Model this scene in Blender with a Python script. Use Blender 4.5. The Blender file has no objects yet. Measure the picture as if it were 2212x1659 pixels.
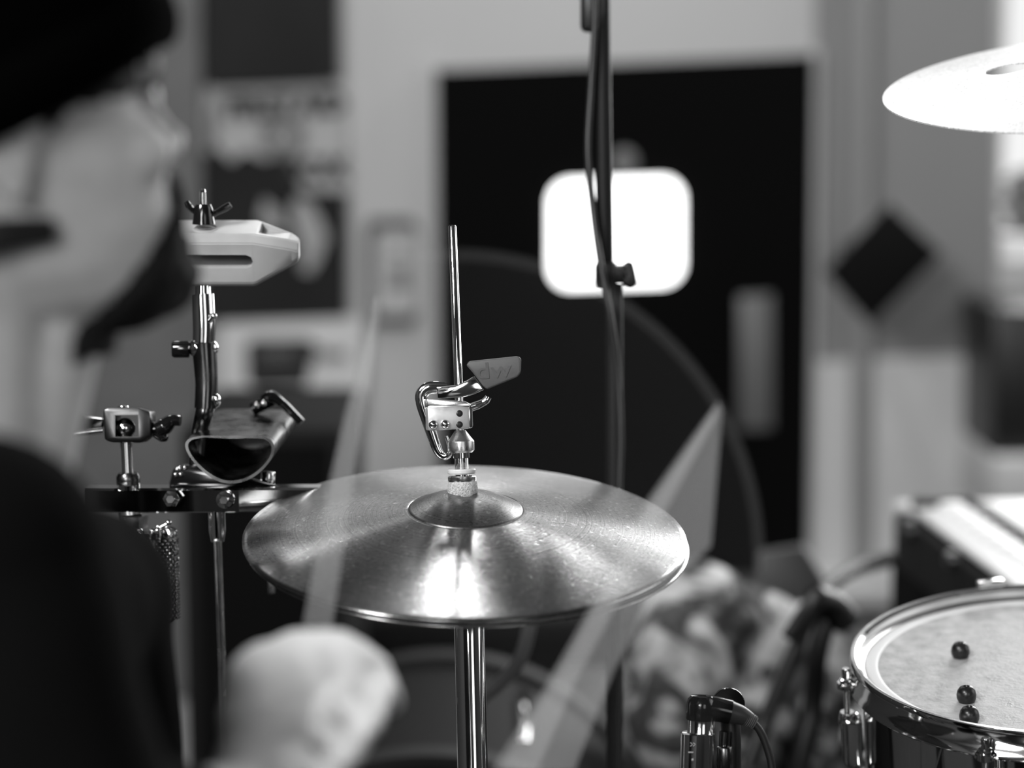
import bpy, bmesh, math, random
from mathutils import Vector, Matrix, Euler, noise
random.seed(7)
C = bpy.context.scene.collection
V = Vector
R = math.radians
scn = bpy.context.scene

# ------------------------------------------------------------------ camera
FPX = 4608.0
PITCH = 8.0
CAM = V((0, 0, 1.3))
cd = bpy.data.cameras.new('camera'); cam = bpy.data.objects.new('camera', cd); C.objects.link(cam)
cam.location = CAM; cam.rotation_euler = (R(90 - PITCH), 0, 0)
cd.sensor_width = 36.0; cd.lens = 36.0 * FPX / 2212.0; cd.clip_start = 0.05
cd.dof.use_dof = True; cd.dof.focus_distance = 1.70; cd.dof.aperture_fstop = 2.2
scn.camera = cam
FW = V((0, math.cos(R(PITCH)), -math.sin(R(PITCH)))); UP = V((0, math.sin(R(PITCH)), math.cos(R(PITCH)))); RT = V((1, 0, 0))

# ------------------------------------------------------------------ world, lights, exposure
w = bpy.data.worlds.new('world'); scn.world = w; w.use_nodes = True
w.node_tree.nodes['Background'].inputs[0].default_value = (1, 1, 1, 1)
w.node_tree.nodes['Background'].inputs[1].default_value = 0.8
scn.view_settings.view_transform = 'Standard'; scn.view_settings.look = 'None'
scn.view_settings.exposure = 0.22; scn.view_settings.gamma = 1.0
scn.cycles.use_denoising = True
scn.cycles.max_bounces = 8; scn.cycles.caustics_reflective = False; scn.cycles.caustics_refractive = False
scn.cycles.sample_clamp_indirect = 6.0

def area(name, loc, aim, sx, sy, power):
    l = bpy.data.lights.new(name, 'AREA'); l.shape = 'RECTANGLE'; l.size = sx; l.size_y = sy; l.energy = power
    o = bpy.data.objects.new(name, l); C.objects.link(o); o.location = loc
    o.rotation_euler = (V(aim) - V(loc)).to_track_quat('-Z', 'Z').to_euler()
    return o
area('daylight_back_window', (2.35, 5.35, 2.0), (2.35, 0, 1.5), 2.4, 2.6, 140)
area('daylight_right_window', (3.05, 1.9, 2.0), (0, 1.7, 1.0), 2.2, 1.5, 10)
area('daylight_rear_window', (1.5, -2.1, 1.9), (0.6, 1.7, 1.0), 1.1, 1.3, 5)
area('daylight_rear_left_window', (-1.1, -2.1, 2.3), (-0.2, 1.5, 1.0), 1.2, 0.9, 60)
area('ceiling_lamp_rear', (-1.8, -0.4, 3.1), (-0.2, 1.6, 1.0), 0.9, 0.9, 130)
for nm, lx, ly, ax_, ay_, pw in (('ceiling_lamp_centre', -.1, 3.75, .14, 1.0, 17), ('crash_fill_light', .5, 4.45, .4, .5, 5), ('ceiling_lamp_far_right', 2.0, 4.55, .8, .4, 34), ('ceiling_lamp_left', -1.35, 4.3, .2, .35, 6)):  # the crash fill is unseen, added to whiten the crash cymbal
    area(nm, (lx, ly, 3.2), (lx, ly, 0), ax_, ay_, pw).rotation_euler = (0, 0, 0)

# ------------------------------------------------------------------ helpers
def P(px, py, d):
    return CAM + d * (FW + RT * ((px - 1106) / FPX) + UP * ((829.5 - py) / FPX))
def PY(px, py, y):
    r = FW + RT * ((px - 1106) / FPX) + UP * ((829.5 - py) / FPX)
    return CAM + r * (y / r.y)
def S(d): return d / FPX

W = {}
def set_world(o, M, parent=None):
    W[o.name] = M.copy()
    if parent is not None:
        o.parent = parent
        o.matrix_basis = W[parent.name].inverted() @ M
    else:
        o.matrix_basis = M
def tag(o, label, cat, group=None, kind=None):
    if label: o['label'] = label
    if cat: o['category'] = cat
    if group: o['group'] = group
    if kind: o['kind'] = kind
    return o
def thing(name, label, cat, loc, group=None):
    o = bpy.data.objects.new(name, None); C.objects.link(o); o.empty_display_size = 0.05
    set_world(o, Matrix.Translation(V(loc))); tag(o, label, cat, group)
    return o
def smooth(me, ang=35):
    for p in me.polygons: p.use_smooth = True
    try: me.set_sharp_from_angle(angle=R(ang))
    except Exception: pass
def obj(name, bm, mat, parent=None, M=None, ang=35, label=None):
    me = bpy.data.meshes.new(name)
    if isinstance(bm, bpy.types.Mesh): me = bm
    else:
        bmesh.ops.recalc_face_normals(bm, faces=bm.faces[:])
        bm.to_mesh(me); bm.free()
    if M is None:
        c = V((0, 0, 0)); n = max(1, len(me.vertices))
        for v in me.vertices: c += v.co
        M = Matrix.Translation(c / n)
        me.transform(M.inverted())
    smooth(me, ang)
    o = bpy.data.objects.new(name, me); C.objects.link(o)
    if mat:
        me.materials.clear(); me.materials.append(mat)
    set_world(o, M, parent)
    if label: o['label'] = label
    return o
def struct(name, bm, mat, **k):
    o = obj(name, bm, mat, None, **k); o['kind'] = 'structure'; return o
def single(name, label, cat, bm, mat, group=None, M=None, ang=35):
    o = obj(name, bm, mat, None, M, ang); tag(o, label, cat, group); return o
def B(): return bmesh.new()
def merge(bm, t):
    me = bpy.data.meshes.new('tmp'); t.to_mesh(me); t.free(); bm.from_mesh(me); bpy.data.meshes.remove(me)
    return bm
def basis(o, z, x=None):
    z = V(z).normalized()
    if x is None: x = V((1, 0, 0)) if abs(z.x) < .9 else V((0, 1, 0))
    x = V(x); x = (x - z * x.dot(z)).normalized(); y = z.cross(x)
    M = Matrix((x, y, z)).transposed().to_4x4(); M.translation = V(o); return M
def box(bm, c, size, M=None, bev=0, seg=2):
    t = bmesh.new(); bmesh.ops.create_cube(t, size=1)
    for v in t.verts: v.co = V((v.co.x * size[0], v.co.y * size[1], v.co.z * size[2]))
    if bev: bmesh.ops.bevel(t, geom=t.edges[:], offset=bev, segments=seg, affect='EDGES', profile=.5)
    MM = (M or Matrix()) @ Matrix.Translation(V(c))
    for v in t.verts: v.co = MM @ v.co
    return merge(bm, t)
def lathe(bm, prof, o=(0, 0, 0), ax=(0, 0, 1), seg=48, M=None, x=None):
    """prof = [(radius, height)...] along the axis"""
    M = M or basis(o, ax, x)
    rings = []
    for (r, h) in prof:
        if r < 1e-6: rings.append([bm.verts.new(M @ V((0, 0, h)))])
        else: rings.append([bm.verts.new(M @ V((r * math.cos(2 * math.pi * k / seg), r * math.sin(2 * math.pi * k / seg), h))) for k in range(seg)])
    for a, b in zip(rings, rings[1:]):
        if len(a) == 1 and len(b) == 1: continue
        for k in range(seg):
            k2 = (k + 1) % seg
            if len(a) == 1: bm.faces.new((a[0], b[k2], b[k]))
            elif len(b) == 1: bm.faces.new((a[k], a[k2], b[0]))
            else: bm.faces.new((a[k], a[k2], b[k2], b[k]))
    return bm
def cyl(bm, a, b, r, r2=None, seg=28, bev=0.0):
    a = V(a); b = V(b); L = (b - a).length; r2 = r if r2 is None else r2
    e = min(bev, L * .4, r * .6, r2 * .6) if bev else 0
    if e: prof = [(0, 0), (r - e, 0), (r - .3 * e, .3 * e), (r, e), (r2, L - e), (r2 - .3 * e, L - .3 * e), (r2 - e, L), (0, L)]
    else: prof = [(0, 0), (r, 0), (r2, L), (0, L)]
    return lathe(bm, prof, a, b - a, seg)
def spline(pts, n=8):
    pts = [V(p) for p in pts]; out = []
    for i in range(len(pts) - 1):
        p0 = pts[max(i - 1, 0)]; p1 = pts[i]; p2 = pts[i + 1]; p3 = pts[min(i + 2, len(pts) - 1)]
        for k in range(n):
            t = k / n
            out.append(.5 * ((2 * p1) + (p2 - p0) * t + (2 * p0 - 5 * p1 + 4 * p2 - p3) * t * t + (-p0 + 3 * p1 - 3 * p2 + p3) * t ** 3))
    out.append(pts[-1]); return out
def tube(bm, pts, r, seg=14, n=8, flat=1.0, ref=None, raw=False):
    """round (or flattened) tube through pts; r number or list"""
    rr = r if isinstance(r, (list, tuple)) else [r] * len(pts)
    if raw: q = [V(p) for p in pts]; rad = list(rr)
    else:
        q = spline(pts, n); rad = []
        for i in range(len(pts) - 1):
            for k in range(n): rad.append(rr[i] + (rr[i + 1] - rr[i]) * k / n)
        rad.append(rr[-1])
    up = V(ref) if ref else None; rings = []; xprev = None
    for i, p in enumerate(q):
        d = (q[min(i + 1, len(q) - 1)] - q[max(i - 1, 0)]).normalized()
        if up: x = up - d * up.dot(d)
        elif xprev is None: x = V((0, 0, 1)) if abs(d.z) < .8 else V((1, 0, 0)); x = x - d * x.dot(d)
        else: x = xprev - d * xprev.dot(d)
        x.normalize(); y = d.cross(x); xprev = x
        rings.append([bm.verts.new(p + rad[i] * (x * math.cos(a) * flat + y * math.sin(a))) for a in [2 * math.pi * k / seg for k in range(seg)]])
    for a, b in zip(rings, rings[1:]):
        for k in range(seg): bm.faces.new((a[k], a[(k + 1) % seg], b[(k + 1) % seg], b[k]))
    bm.faces.new(rings[0][::-1]); bm.faces.new(rings[-1])
    return bm
def ball(bm, c, r, seg=24, sc=(1, 1, 1), M=None):
    t = bmesh.new(); bmesh.ops.create_uvsphere(t, u_segments=seg, v_segments=max(8, seg // 2), radius=1)
    for v in t.verts:
        q = V((v.co.x * r * sc[0], v.co.y * r * sc[1], v.co.z * r * sc[2]))
        if M: q = M.to_3x3() @ q
        v.co = q + V(c)
    return merge(bm, t)
def prism(bm, pts, ext, bev=0.0, seg=2):
    """closed polygon pts extruded by vector ext"""
    t = bmesh.new(); a = [t.verts.new(V(p)) for p in pts]; b = [t.verts.new(V(p) + V(ext)) for p in pts]
    n = len(pts); t.faces.new(a); t.faces.new(b[::-1])
    for k in range(n): t.faces.new((a[k], b[k], b[(k + 1) % n], a[(k + 1) % n]))
    bmesh.ops.recalc_face_normals(t, faces=t.faces[:])
    if bev: bmesh.ops.bevel(t, geom=t.edges[:], offset=bev, segments=seg, affect='EDGES', profile=.5)
    return merge(bm, t)
def rrect(w_, h_, r, n=6):
    out = []
    for cx, cy, a0 in ((w_ / 2 - r, h_ / 2 - r, 0), (-w_ / 2 + r, h_ / 2 - r, 90), (-w_ / 2 + r, -h_ / 2 + r, 180), (w_ / 2 - r, -h_ / 2 + r, 270)):
        for k in range(n + 1):
            a = R(a0 + 90 * k / n); out.append((cx + r * math.cos(a), cy + r * math.sin(a)))
    return out
def apply_mods(bm, setup):
    me = bpy.data.meshes.new('t'); bmesh.ops.recalc_face_normals(bm, faces=bm.faces[:]); bm.to_mesh(me); bm.free()
    o = bpy.data.objects.new('t', me); C.objects.link(o); extra = setup(o) or []
    dg = bpy.context.evaluated_depsgraph_get(); dg.update()
    out = bpy.data.meshes.new_from_object(o.evaluated_get(dg)); bpy.data.objects.remove(o)
    for e in extra: bpy.data.objects.remove(e)
    return out
def fuse(bm, vox=.004, it=6, dec=None):
    def s(o):
        m = o.modifiers.new('r', 'REMESH'); m.mode = 'VOXEL'; m.voxel_size = vox
        m = o.modifiers.new('s', 'SMOOTH'); m.factor = .5; m.iterations = it
    return apply_mods(bm, s)
def cut(bm, cutter):
    def s(o):
        me = bpy.data.meshes.new('c'); bmesh.ops.recalc_face_normals(cutter, faces=cutter.faces[:]); cutter.to_mesh(me); cutter.free()
        c = bpy.data.objects.new('c', me); C.objects.link(c)
        m = o.modifiers.new('b', 'BOOLEAN'); m.operation = 'DIFFERENCE'; m.object = c; m.solver = 'EXACT'
        return [c]
    return apply_mods(bm, s)
def text_bm(s, size, ext, M, bold=0.0, sx=1.0):
    cu = bpy.data.curves.new('t', 'FONT'); cu.body = s; cu.size = size; cu.extrude = ext; cu.offset = bold
    cu.align_x = 'CENTER'; cu.align_y = 'CENTER'; cu.resolution_u = 4
    o = bpy.data.objects.new('t', cu); C.objects.link(o); dg = bpy.context.evaluated_depsgraph_get(); dg.update()
    me = bpy.data.meshes.new_from_object(o.evaluated_get(dg)); bpy.data.objects.remove(o)
    me.transform(M @ Matrix.Diagonal((sx, 1, 1, 1))); bm = bmesh.new(); bm.from_mesh(me); return bm

# ------------------------------------------------------------------ materials
def mat(name, g, metal=0.0, rough=.5, spec=.5, coat=0.0, nz=0.0, nscale=40, bump=0.0, bscale=200, aniso=0.0, rvar=0.0):
    m = bpy.data.materials.new(name); m.use_nodes = True; nt = m.node_tree; b = nt.nodes['Principled BSDF']
    L = nt.links.new; N = nt.nodes.new
    b.inputs['Base Color'].default_value = (g, g, g, 1); b.inputs['Metallic'].default_value = metal
    b.inputs['Roughness'].default_value = rough; b.inputs['Specular IOR Level'].default_value = spec
    b.inputs['Coat Weight'].default_value = coat; b.inputs['Coat Roughness'].default_value = .08
    tc = N('ShaderNodeTexCoord')
    if nz:
        n = N('ShaderNodeTexNoise'); n.inputs['Scale'].default_value = nscale; n.inputs['Detail'].default_value = 5
        L(tc.outputs['Object'], n.inputs['Vector'])
        r = N('ShaderNodeMapRange'); r.inputs['From Min'].default_value = .3; r.inputs['From Max'].default_value = .7
        r.inputs['To Min'].default_value = g * (1 - nz); r.inputs['To Max'].default_value = min(1, g * (1 + nz))
        L(n.outputs['Fac'], r.inputs['Value']); c = N('ShaderNodeCombineColor')
        for k in range(3): L(r.outputs[0], c.inputs[k])
        L(c.outputs[0], b.inputs['Base Color'])
    if rvar:
        n = N('ShaderNodeTexNoise'); n.inputs['Scale'].default_value = nscale; n.inputs['Detail'].default_value = 6
        L(tc.outputs['Object'], n.inputs['Vector'])
        r = N('ShaderNodeMapRange'); r.inputs['From Min'].default_value = .3; r.inputs['From Max'].default_value = .7
        r.inputs['To Min'].default_value = max(.02, rough - rvar); r.inputs['To Max'].default_value = rough + rvar
        L(n.outputs['Fac'], r.inputs['Value']); L(r.outputs[0], b.inputs['Roughness'])
    if bump:
        n = N('ShaderNodeTexNoise'); n.inputs['Scale'].default_value = bscale; n.inputs['Detail'].default_value = 4
        L(tc.outputs['Object'], n.inputs['Vector'])
        bp = N('ShaderNodeBump'); bp.inputs['Strength'].default_value = bump; bp.inputs['Distance'].default_value = .002
        L(n.outputs['Fac'], bp.inputs['Height']); L(bp.outputs['Normal'], b.inputs['Normal'])
    if aniso:
        b.inputs['Anisotropic'].default_value = aniso
        t = N('ShaderNodeTangent'); t.direction_type = 'RADIAL'; t.axis = 'Z'; L(t.outputs[0], b.inputs['Tangent'])
    return m
def emit(name, g, s):
    m = bpy.data.materials.new(name); m.use_nodes = True; nt = m.node_tree; nt.nodes.clear()
    e = nt.nodes.new('ShaderNodeEmission'); e.inputs[0].default_value = (g, g, g, 1); e.inputs[1].default_value = s
    o = nt.nodes.new('ShaderNodeOutputMaterial'); nt.links.new(e.outputs[0], o.inputs[0]); return m
def clear(name, haze, g=.9, gloss=.0):
    """see-through sheet for painted-in reflections, with a share of pale scatter and a faint gloss"""
    m = bpy.data.materials.new(name); m.use_nodes = True; nt = m.node_tree; nt.nodes.clear(); N = nt.nodes.new; L = nt.links.new
    t = N('ShaderNodeBsdfTransparent'); d = N('ShaderNodeBsdfDiffuse'); d.inputs[0].default_value = (g, g, g, 1)
    tr = N('ShaderNodeBsdfTranslucent'); tr.inputs[0].default_value = (g, g, g, 1)
    m1 = N('ShaderNodeMixShader'); m1.inputs[0].default_value = .5; L(d.outputs[0], m1.inputs[1]); L(tr.outputs[0], m1.inputs[2])
    m2 = N('ShaderNodeMixShader'); m2.inputs[0].default_value = haze; L(t.outputs[0], m2.inputs[1]); L(m1.outputs[0], m2.inputs[2])
    last = m2
    if gloss:
        gl = N('ShaderNodeBsdfGlossy'); gl.inputs['Roughness'].default_value = .02
        m3 = N('ShaderNodeMixShader'); m3.inputs[0].default_value = gloss; L(m2.outputs[0], m3.inputs[1]); L(gl.outputs[0], m3.inputs[2]); last = m3
    o = N('ShaderNodeOutputMaterial'); L(last.outputs[0], o.inputs[0]); return m

def cymbal_mat(name, g, r0, r1, aniso, groove=420, dirt=.35, metal=1.0):
    """lathed bronze: fine concentric grooves, blotchy tarnish"""
    m = bpy.data.materials.new(name); m.use_nodes = True; nt = m.node_tree; b = nt.nodes['Principled BSDF']
    L = nt.links.new; N = nt.nodes.new
    b.inputs['Metallic'].default_value = 1.0
    tc = N('ShaderNodeTexCoord'); sep = N('ShaderNodeSeparateXYZ'); L(tc.outputs['Object'], sep.inputs[0])
    x2 = N('ShaderNodeMath'); x2.operation = 'MULTIPLY'; L(sep.outputs[0], x2.inputs[0]); L(sep.outputs[0], x2.inputs[1])
    y2 = N('ShaderNodeMath'); y2.operation = 'MULTIPLY'; L(sep.outputs[1], y2.inputs[0]); L(sep.outputs[1], y2.inputs[1])
    s = N('ShaderNodeMath'); s.operation = 'ADD'; L(x2.outputs[0], s.inputs[0]); L(y2.outputs[0], s.inputs[1])
    rad = N('ShaderNodeMath'); rad.operation = 'SQRT'; L(s.outputs[0], rad.inputs[0])
    # grooves: 1-D noise over the radius
    gn = N('ShaderNodeTexNoise'); gn.noise_dimensions = '1D'; gn.inputs['Scale'].default_value = groove * 5; gn.inputs['Detail'].default_value = 3
    L(rad.outputs[0], gn.inputs['W'])
    bp = N('ShaderNodeBump'); bp.inputs['Strength'].default_value = .15; bp.inputs['Distance'].default_value = .0002
    L(gn.outputs['Fac'], bp.inputs['Height']); L(bp.outputs[0], b.inputs['Normal'])
    n = N('ShaderNodeTexNoise'); n.inputs['Scale'].default_value = 11; n.inputs['Detail'].default_value = 7; n.inputs['Roughness'].default_value = .62
    L(tc.outputs['Object'], n.inputs['Vector'])
    f = N('ShaderNodeTexNoise'); f.inputs['Scale'].default_value = 260; f.inputs['Detail'].default_value = 3; L(tc.outputs['Object'], f.inputs['Vector'])
    a = N('ShaderNodeMapRange'); a.inputs['From Min'].default_value = .35; a.inputs['From Max'].default_value = .65
    a.inputs['To Min'].default_value = g * (1 - dirt); a.inputs['To Max'].default_value = g; L(n.outputs['Fac'], a.inputs['Value'])
    sp = N('ShaderNodeMapRange'); sp.inputs['From Min'].default_value = .6; sp.inputs['From Max'].default_value = .72
    sp.inputs['To Min'].default_value = 1; sp.inputs['To Max'].default_value = 1.9; L(f.outputs['Fac'], sp.inputs['Value'])
    mu = N('ShaderNodeMath'); mu.operation = 'MULTIPLY'; L(a.outputs[0], mu.inputs[0]); L(sp.outputs[0], mu.inputs[1])
    # groove tone, one deeper turned line, small dark specks
    g1 = N('ShaderNodeTexNoise'); g1.noise_dimensions = '1D'; g1.inputs['Scale'].default_value = 900; g1.inputs['Detail'].default_value = 2; L(rad.outputs[0], g1.inputs['W'])
    gt = N('ShaderNodeMapRange'); gt.inputs['From Min'].default_value = .3; gt.inputs['From Max'].default_value = .7; gt.inputs['To Min'].default_value = .80; gt.inputs['To Max'].default_value = 1.12; L(g1.outputs['Fac'], gt.inputs['Value'])
    m1 = N('ShaderNodeMath'); m1.operation = 'MULTIPLY'; L(mu.outputs[0], m1.inputs[0]); L(gt.outputs[0], m1.inputs[1])
    ln = N('ShaderNodeMath'); ln.operation = 'COMPARE'; ln.inputs[1].default_value = .0965; ln.inputs[2].default_value = .0003; L(rad.outputs[0], ln.inputs[0])
    li = N('ShaderNodeMath'); li.operation = 'MULTIPLY_ADD'; li.inputs[1].default_value = -.35; li.inputs[2].default_value = 1; L(ln.outputs[0], li.inputs[0])
    m2 = N('ShaderNodeMath'); m2.operation = 'MULTIPLY'; L(m1.outputs[0], m2.inputs[0]); L(li.outputs[0], m2.inputs[1])
    f2 = N('ShaderNodeTexNoise'); f2.inputs['Scale'].default_value = 420; f2.inputs['Detail'].default_value = 2; L(tc.outputs['Object'], f2.inputs['Vector'])
    s2 = N('ShaderNodeMapRange'); s2.inputs['From Min'].default_value = .34; s2.inputs['From Max'].default_value = .44; s2.inputs['To Min'].default_value = .62; s2.inputs['To Max'].default_value = 1; L(f2.outputs['Fac'], s2.inputs['Value'])
    m3 = N('ShaderNodeMath'); m3.operation = 'MULTIPLY'; L(m2.outputs[0], m3.inputs[0]); L(s2.outputs[0], m3.inputs[1]); mu = m3
    c = N('ShaderNodeCombineColor')
    for k in range(3): L(mu.outputs[0], c.inputs[k])
    L(c.outputs[0], b.inputs['Base Color'])
    rr = N('ShaderNodeMapRange'); rr.inputs['From Min'].default_value = .3; rr.inputs['From Max'].default_value = .7
    rr.inputs['To Min'].default_value = r1; rr.inputs['To Max'].default_value = r0; n2 = N('ShaderNodeTexNoise'); n2.inputs['Scale'].default_value = 5; n2.inputs['Detail'].default_value = 1; L(tc.outputs['Object'], n2.inputs['Vector']); L(n2.outputs['Fac'], rr.inputs['Value']); L(rr.outputs[0], b.inputs['Roughness'])
    b.inputs['Metallic'].default_value = metal
    b.inputs['Anisotropic'].default_value = aniso; b.inputs['Anisotropic Rotation'].default_value = .25
    t = N('ShaderNodeTangent'); t.direction_type = 'RADIAL'; t.axis = 'Z'; L(t.outputs[0], b.inputs['Tangent'])
    return m

chrome = mat('chrome', .82, 1, .07, rvar=.03, nscale=30)
chrome_worn = mat('worn_chrome', .72, 1, .2, rvar=.1, nscale=60)
steel = mat('brushed_steel', .62, 1, .3, rvar=.1, nscale=90)
dark_metal = mat('dark_metal', .12, 1, .22, rvar=.08)
blk_gloss = mat('black_gloss_plastic', .006, 0, .12, spec=.6)
blk = mat('black_plastic', .008, 0, .4)
blk_matt = mat('black_matt', .006, 0, .8, spec=.2)
rubber = mat('grey_rubber', .085, 0, .5, nz=.15, bump=.1)
felt = mat('felt', .6, 0, .95, nz=.35, nscale=600, bump=.8, bscale=900)
white_pl = mat('white_plastic', .8, 0, .4)
wood_pl = mat('pale_block_plastic', .46, 0, .3, nz=.12, nscale=25, bump=.1, bscale=60)
skin = mat('skin', .52, 0, .5, nz=.1, nscale=50, bump=.15, bscale=300)
cloth_b = mat('black_cloth', .0018, 0, .95, spec=.05, bump=.2)
knit = mat('black_knit', .0006, 0, .95, spec=.01, bump=.5, bscale=500)
hair_and_shade = mat('dark_hair_and_shade', .02, 0, .7, spec=.2, bump=.7, bscale=700)
beard_m = mat('dark_beard', .008, 0, .8, spec=.15, bump=.6, bscale=700)
wall_m = mat('wall_paint', .5, 0, .8, spec=.2, nz=.05, nscale=1.2)
wall_r = mat('wall_paint_right', .24, 0, .8, spec=.2, nz=.05, nscale=1.5)
dim_m = mat('dark_room_paint', .04, 0, .9, spec=.1)
floor_m = mat('floor_carpet', .03, 0, .95, spec=.1, nz=.3, nscale=60)
sheet = mat('paper', .4, 0, .7, spec=.2, nz=.06, nscale=5)
glowpane = emit('bright_corridor', 1, 3.2)
alu = mat('aluminium', .55, 1, .35)

# ------------------------------------------------------------------ room
WY = 4.9
def slab(a, b): 
    bm = B(); a = V(a); b = V(b); box(bm, (a + b) / 2, [abs(b[i] - a[i]) for i in range(3)]); return bm
FZ = -.65
# back wall with a window opening on the right
wx0 = PY(2157, 600, WY).x; wz0, wz1 = .9, 3.05
bm = B()
for a, b in (((-2.8, WY, FZ), (wx0, WY + .12, 3.3)), ((wx0, WY, FZ), (3.1, WY + .12, wz0)), ((wx0, WY, wz1), (3.1, WY + .12, 3.3))):
    a = V(a); b = V(b); box(bm, (a + b) / 2, [abs(b[i] - a[i]) for i in range(3)])
struct('wall_back', bm, wall_m)
bm = B()
for a, b in (((3.1, -2.3, FZ), (3.22, WY + .12, 1.2)), ((3.1, -2.3, 2.8), (3.22, WY + .12, 3.3)), ((3.1, -2.3, 1.2), (3.22, .7, 2.8)), ((3.1, 3.1, 1.2), (3.22, WY + .12, 2.8))):
    a = V(a); b = V(b); box(bm, (a + b) / 2, [abs(b[i] - a[i]) for i in range(3)])
struct('wall_right', bm, dim_m)
struct('wall_left', slab((-2.92, -2.3, FZ), (-2.8, WY + .12, 3.3)), dim_m)
bm = B()
for a, b in (((-2.8, -2.3, FZ), (3.1, -2.18, 1.2)), ((-2.8, -2.3, 2.75), (3.1, -2.18, 3.3)), ((-2.8, -2.3, 1.2), (-1.8, -2.18, 2.75)), ((-.4, -2.3, 1.2), (.9, -2.18, 2.75)), ((2.1, -2.3, 1.2), (3.1, -2.18, 2.75))):
    a = V(a); b = V(b); box(bm, (a + b) / 2, [abs(b[i] - a[i]) for i in range(3)])
struct('wall_front', bm, dim_m)
struct('ceiling', slab((-2.92, -2.3, 3.3), (3.22, WY + .12, 3.4)), mat('ceiling_paint', .05, 0, .9))
struct('floor', slab((-2.92, -2.3, FZ - .1), (3.22, WY + .12, FZ)), floor_m)
o = struct('trim_1', slab((-2.3, -1.6, FZ), (2.6, 3.75, 0)), floor_m)

# added panel: makes the wall darker grey at far left
def quad(px, y, th, bev=0.0):
    pts = [PY(a, b, y) for a, b in px]; bm = B(); prism(bm, pts, (0, th, 0), bev); return bm
single('added_dark_panel', 'added tall dull grey panel giving the wall left of the posters a darker tone', 'panel',
       quad([(-900, -700), (430, -700), (434, 300), (437, 1500), (-900, 1500)], WY - .055, .05), mat('dark_wall_grey', .15, 0, .95, spec=.1, nz=.1, nscale=8))
# lighter dado right of the door
struct('trim_2', quad([(1738, 782), (2150, 770), (2150, 1900), (1738, 1900)], WY - .03, .03), mat('dado_paint', .62, 0, .75, nz=.08, nscale=2))
struct('trim_3', quad([(1762, -900), (2150, -900), (2150, 772), (1762, 785)], WY - .012, .012), wall_r)

# back door
bm = quad([(942, 152), (1758, 118), (1738, 1900), (952, 1900)], WY - .05, .05)
door = struct('door_1', bm, mat('door_paint', .0035, 0, .8, spec=.03))
cwp = [(1331 + x, 503 + y - (x / 280) * 9) for x, y in [(a, -b) for a, b in rrect(282, 226, 42)]]
obj('door_window', quad(cwp, WY - .062, .012), glowpane, door)
obj('push_plate', quad([(1597, 640), (1668, 636), (1668, 926), (1597, 928)], WY - .058, .008, .001), mat('plate_metal', .13, 0, .45), door)
bm = B(); ball(bm, PY(1348, 350, WY - .05), .028, sc=(1, .5, 1)); obj('door_knocker', bm, mat('knocker_metal', .16, 0, .35), door)
o = obj('door_frame', merge(quad([(924, 140), (944, 138), (954, 1900), (932, 1900)], WY - .036, .036), quad([(1756, 105), (1774, 104), (1756, 1900), (1736, 1900)], WY - .036, .036)), wall_m, door)

# window on the right of back wall
bm = B(); fz = [(wx0, wx0 + .008), (3.05, 3.1)]
for a, b in fz: box(bm, ((a + b) / 2, WY + .06, (wz0 + wz1) / 2), (b - a, .06, wz1 - wz0))
for z in (wz0 + .025, wz1 - .025, ): box(bm, ((wx0 + 3.1) / 2, WY + .06, z), (3.1 - wx0, .06, .05))
struct('window_1', bm, white_pl)

# posters and signs on the back wall
def poster(name, label, cat, px, y, m, th=.012):
    pts = [PY(a, b, y) for a, b in px]; c = sum(pts, V()) / len(pts)
    t = thing(name, label, cat, c); obj('board', quad(px, y, th), m, t); return t
ink = mat('printing_ink', .01, 0, .7); dk = mat('dark_board', .012, 0, .7, spec=.2, nz=.3, nscale=4)
gry = mat('grey_print', .16, 0, .8)
single('dark_board', 'plain near-black board above the lettered poster', 'board', quad([(440, -400), (724, -400), (731, 174), (446, 185)], WY - .06, .05), dk)
bY = WY - .035
pt = poster('poster', 'light poster with two dark words across its top and a dark picture', 'poster', [(440, 192), (742, 180), (750, 684), (446, 694)], bY, sheet, .03)
def wallM(px, py, y, rot=1.5):
    return Matrix.Translation(PY(px, py, y)) @ Matrix.Rotation(R(90), 4, 'X') @ Matrix.Rotation(R(rot), 4, 'Z')
sp = S(WY)
obj('printed_words', merge(text_bm('FIRST', 62 * sp, .001, wallM(560, 234, bY - .003), .0035, 1.0), text_bm('AID', 62 * sp, .001, wallM(694, 226, bY - .003), .0035)), ink, pt)
obj('printed_word', text_bm('BOX', 62 * sp, .001, wallM(684, 366, bY - .003), .0035), ink, pt)
bm = B(); c = wallM(612, 294, bY - .004); lathe(bm, [(20 * sp, 0), (48 * sp, 0), (48 * sp, .002), (20 * sp, .002), (20 * sp, 0)], M=c, seg=40); obj('emblem_ring', bm, mat('emblem_print', .14, 0, .8), pt)
bm = quad([(437, 330), (470, 318), (500, 350), (530, 325), (570, 345), (610, 330), (640, 380), (655, 412), (749, 414), (750, 684), (446, 694)], bY - .003, .003)
obj('dark_picture', bm, dk, pt)
bm = quad([(640, 425), (672, 440), (690, 470), (708, 510), (690, 560), (672, 590), (650, 585), (655, 545), (638, 500), (630, 450)], bY - .006, .002)
bm = merge(bm, quad([(570, 430), (600, 455), (618, 500), (590, 500), (560, 470)], bY - .006, .002)); obj('pale_figure', bm, mat('pale_print', .34, 0, .8), pt)
bm = quad([(452, 225), (466, 230), (470, 300), (456, 340), (447, 300)], bY - .006, .002)
obj('dark_streak', bm, gry, pt)
pc = poster('notice', 'white notice with a dark lettered block, below the poster', 'notice', [(476, 700), (788, 688), (780, 905), (690, 918), (478, 925)], WY - .05, mat('notice_paper', .62, 0, .7, nz=.05, nscale=6), .02)
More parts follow.
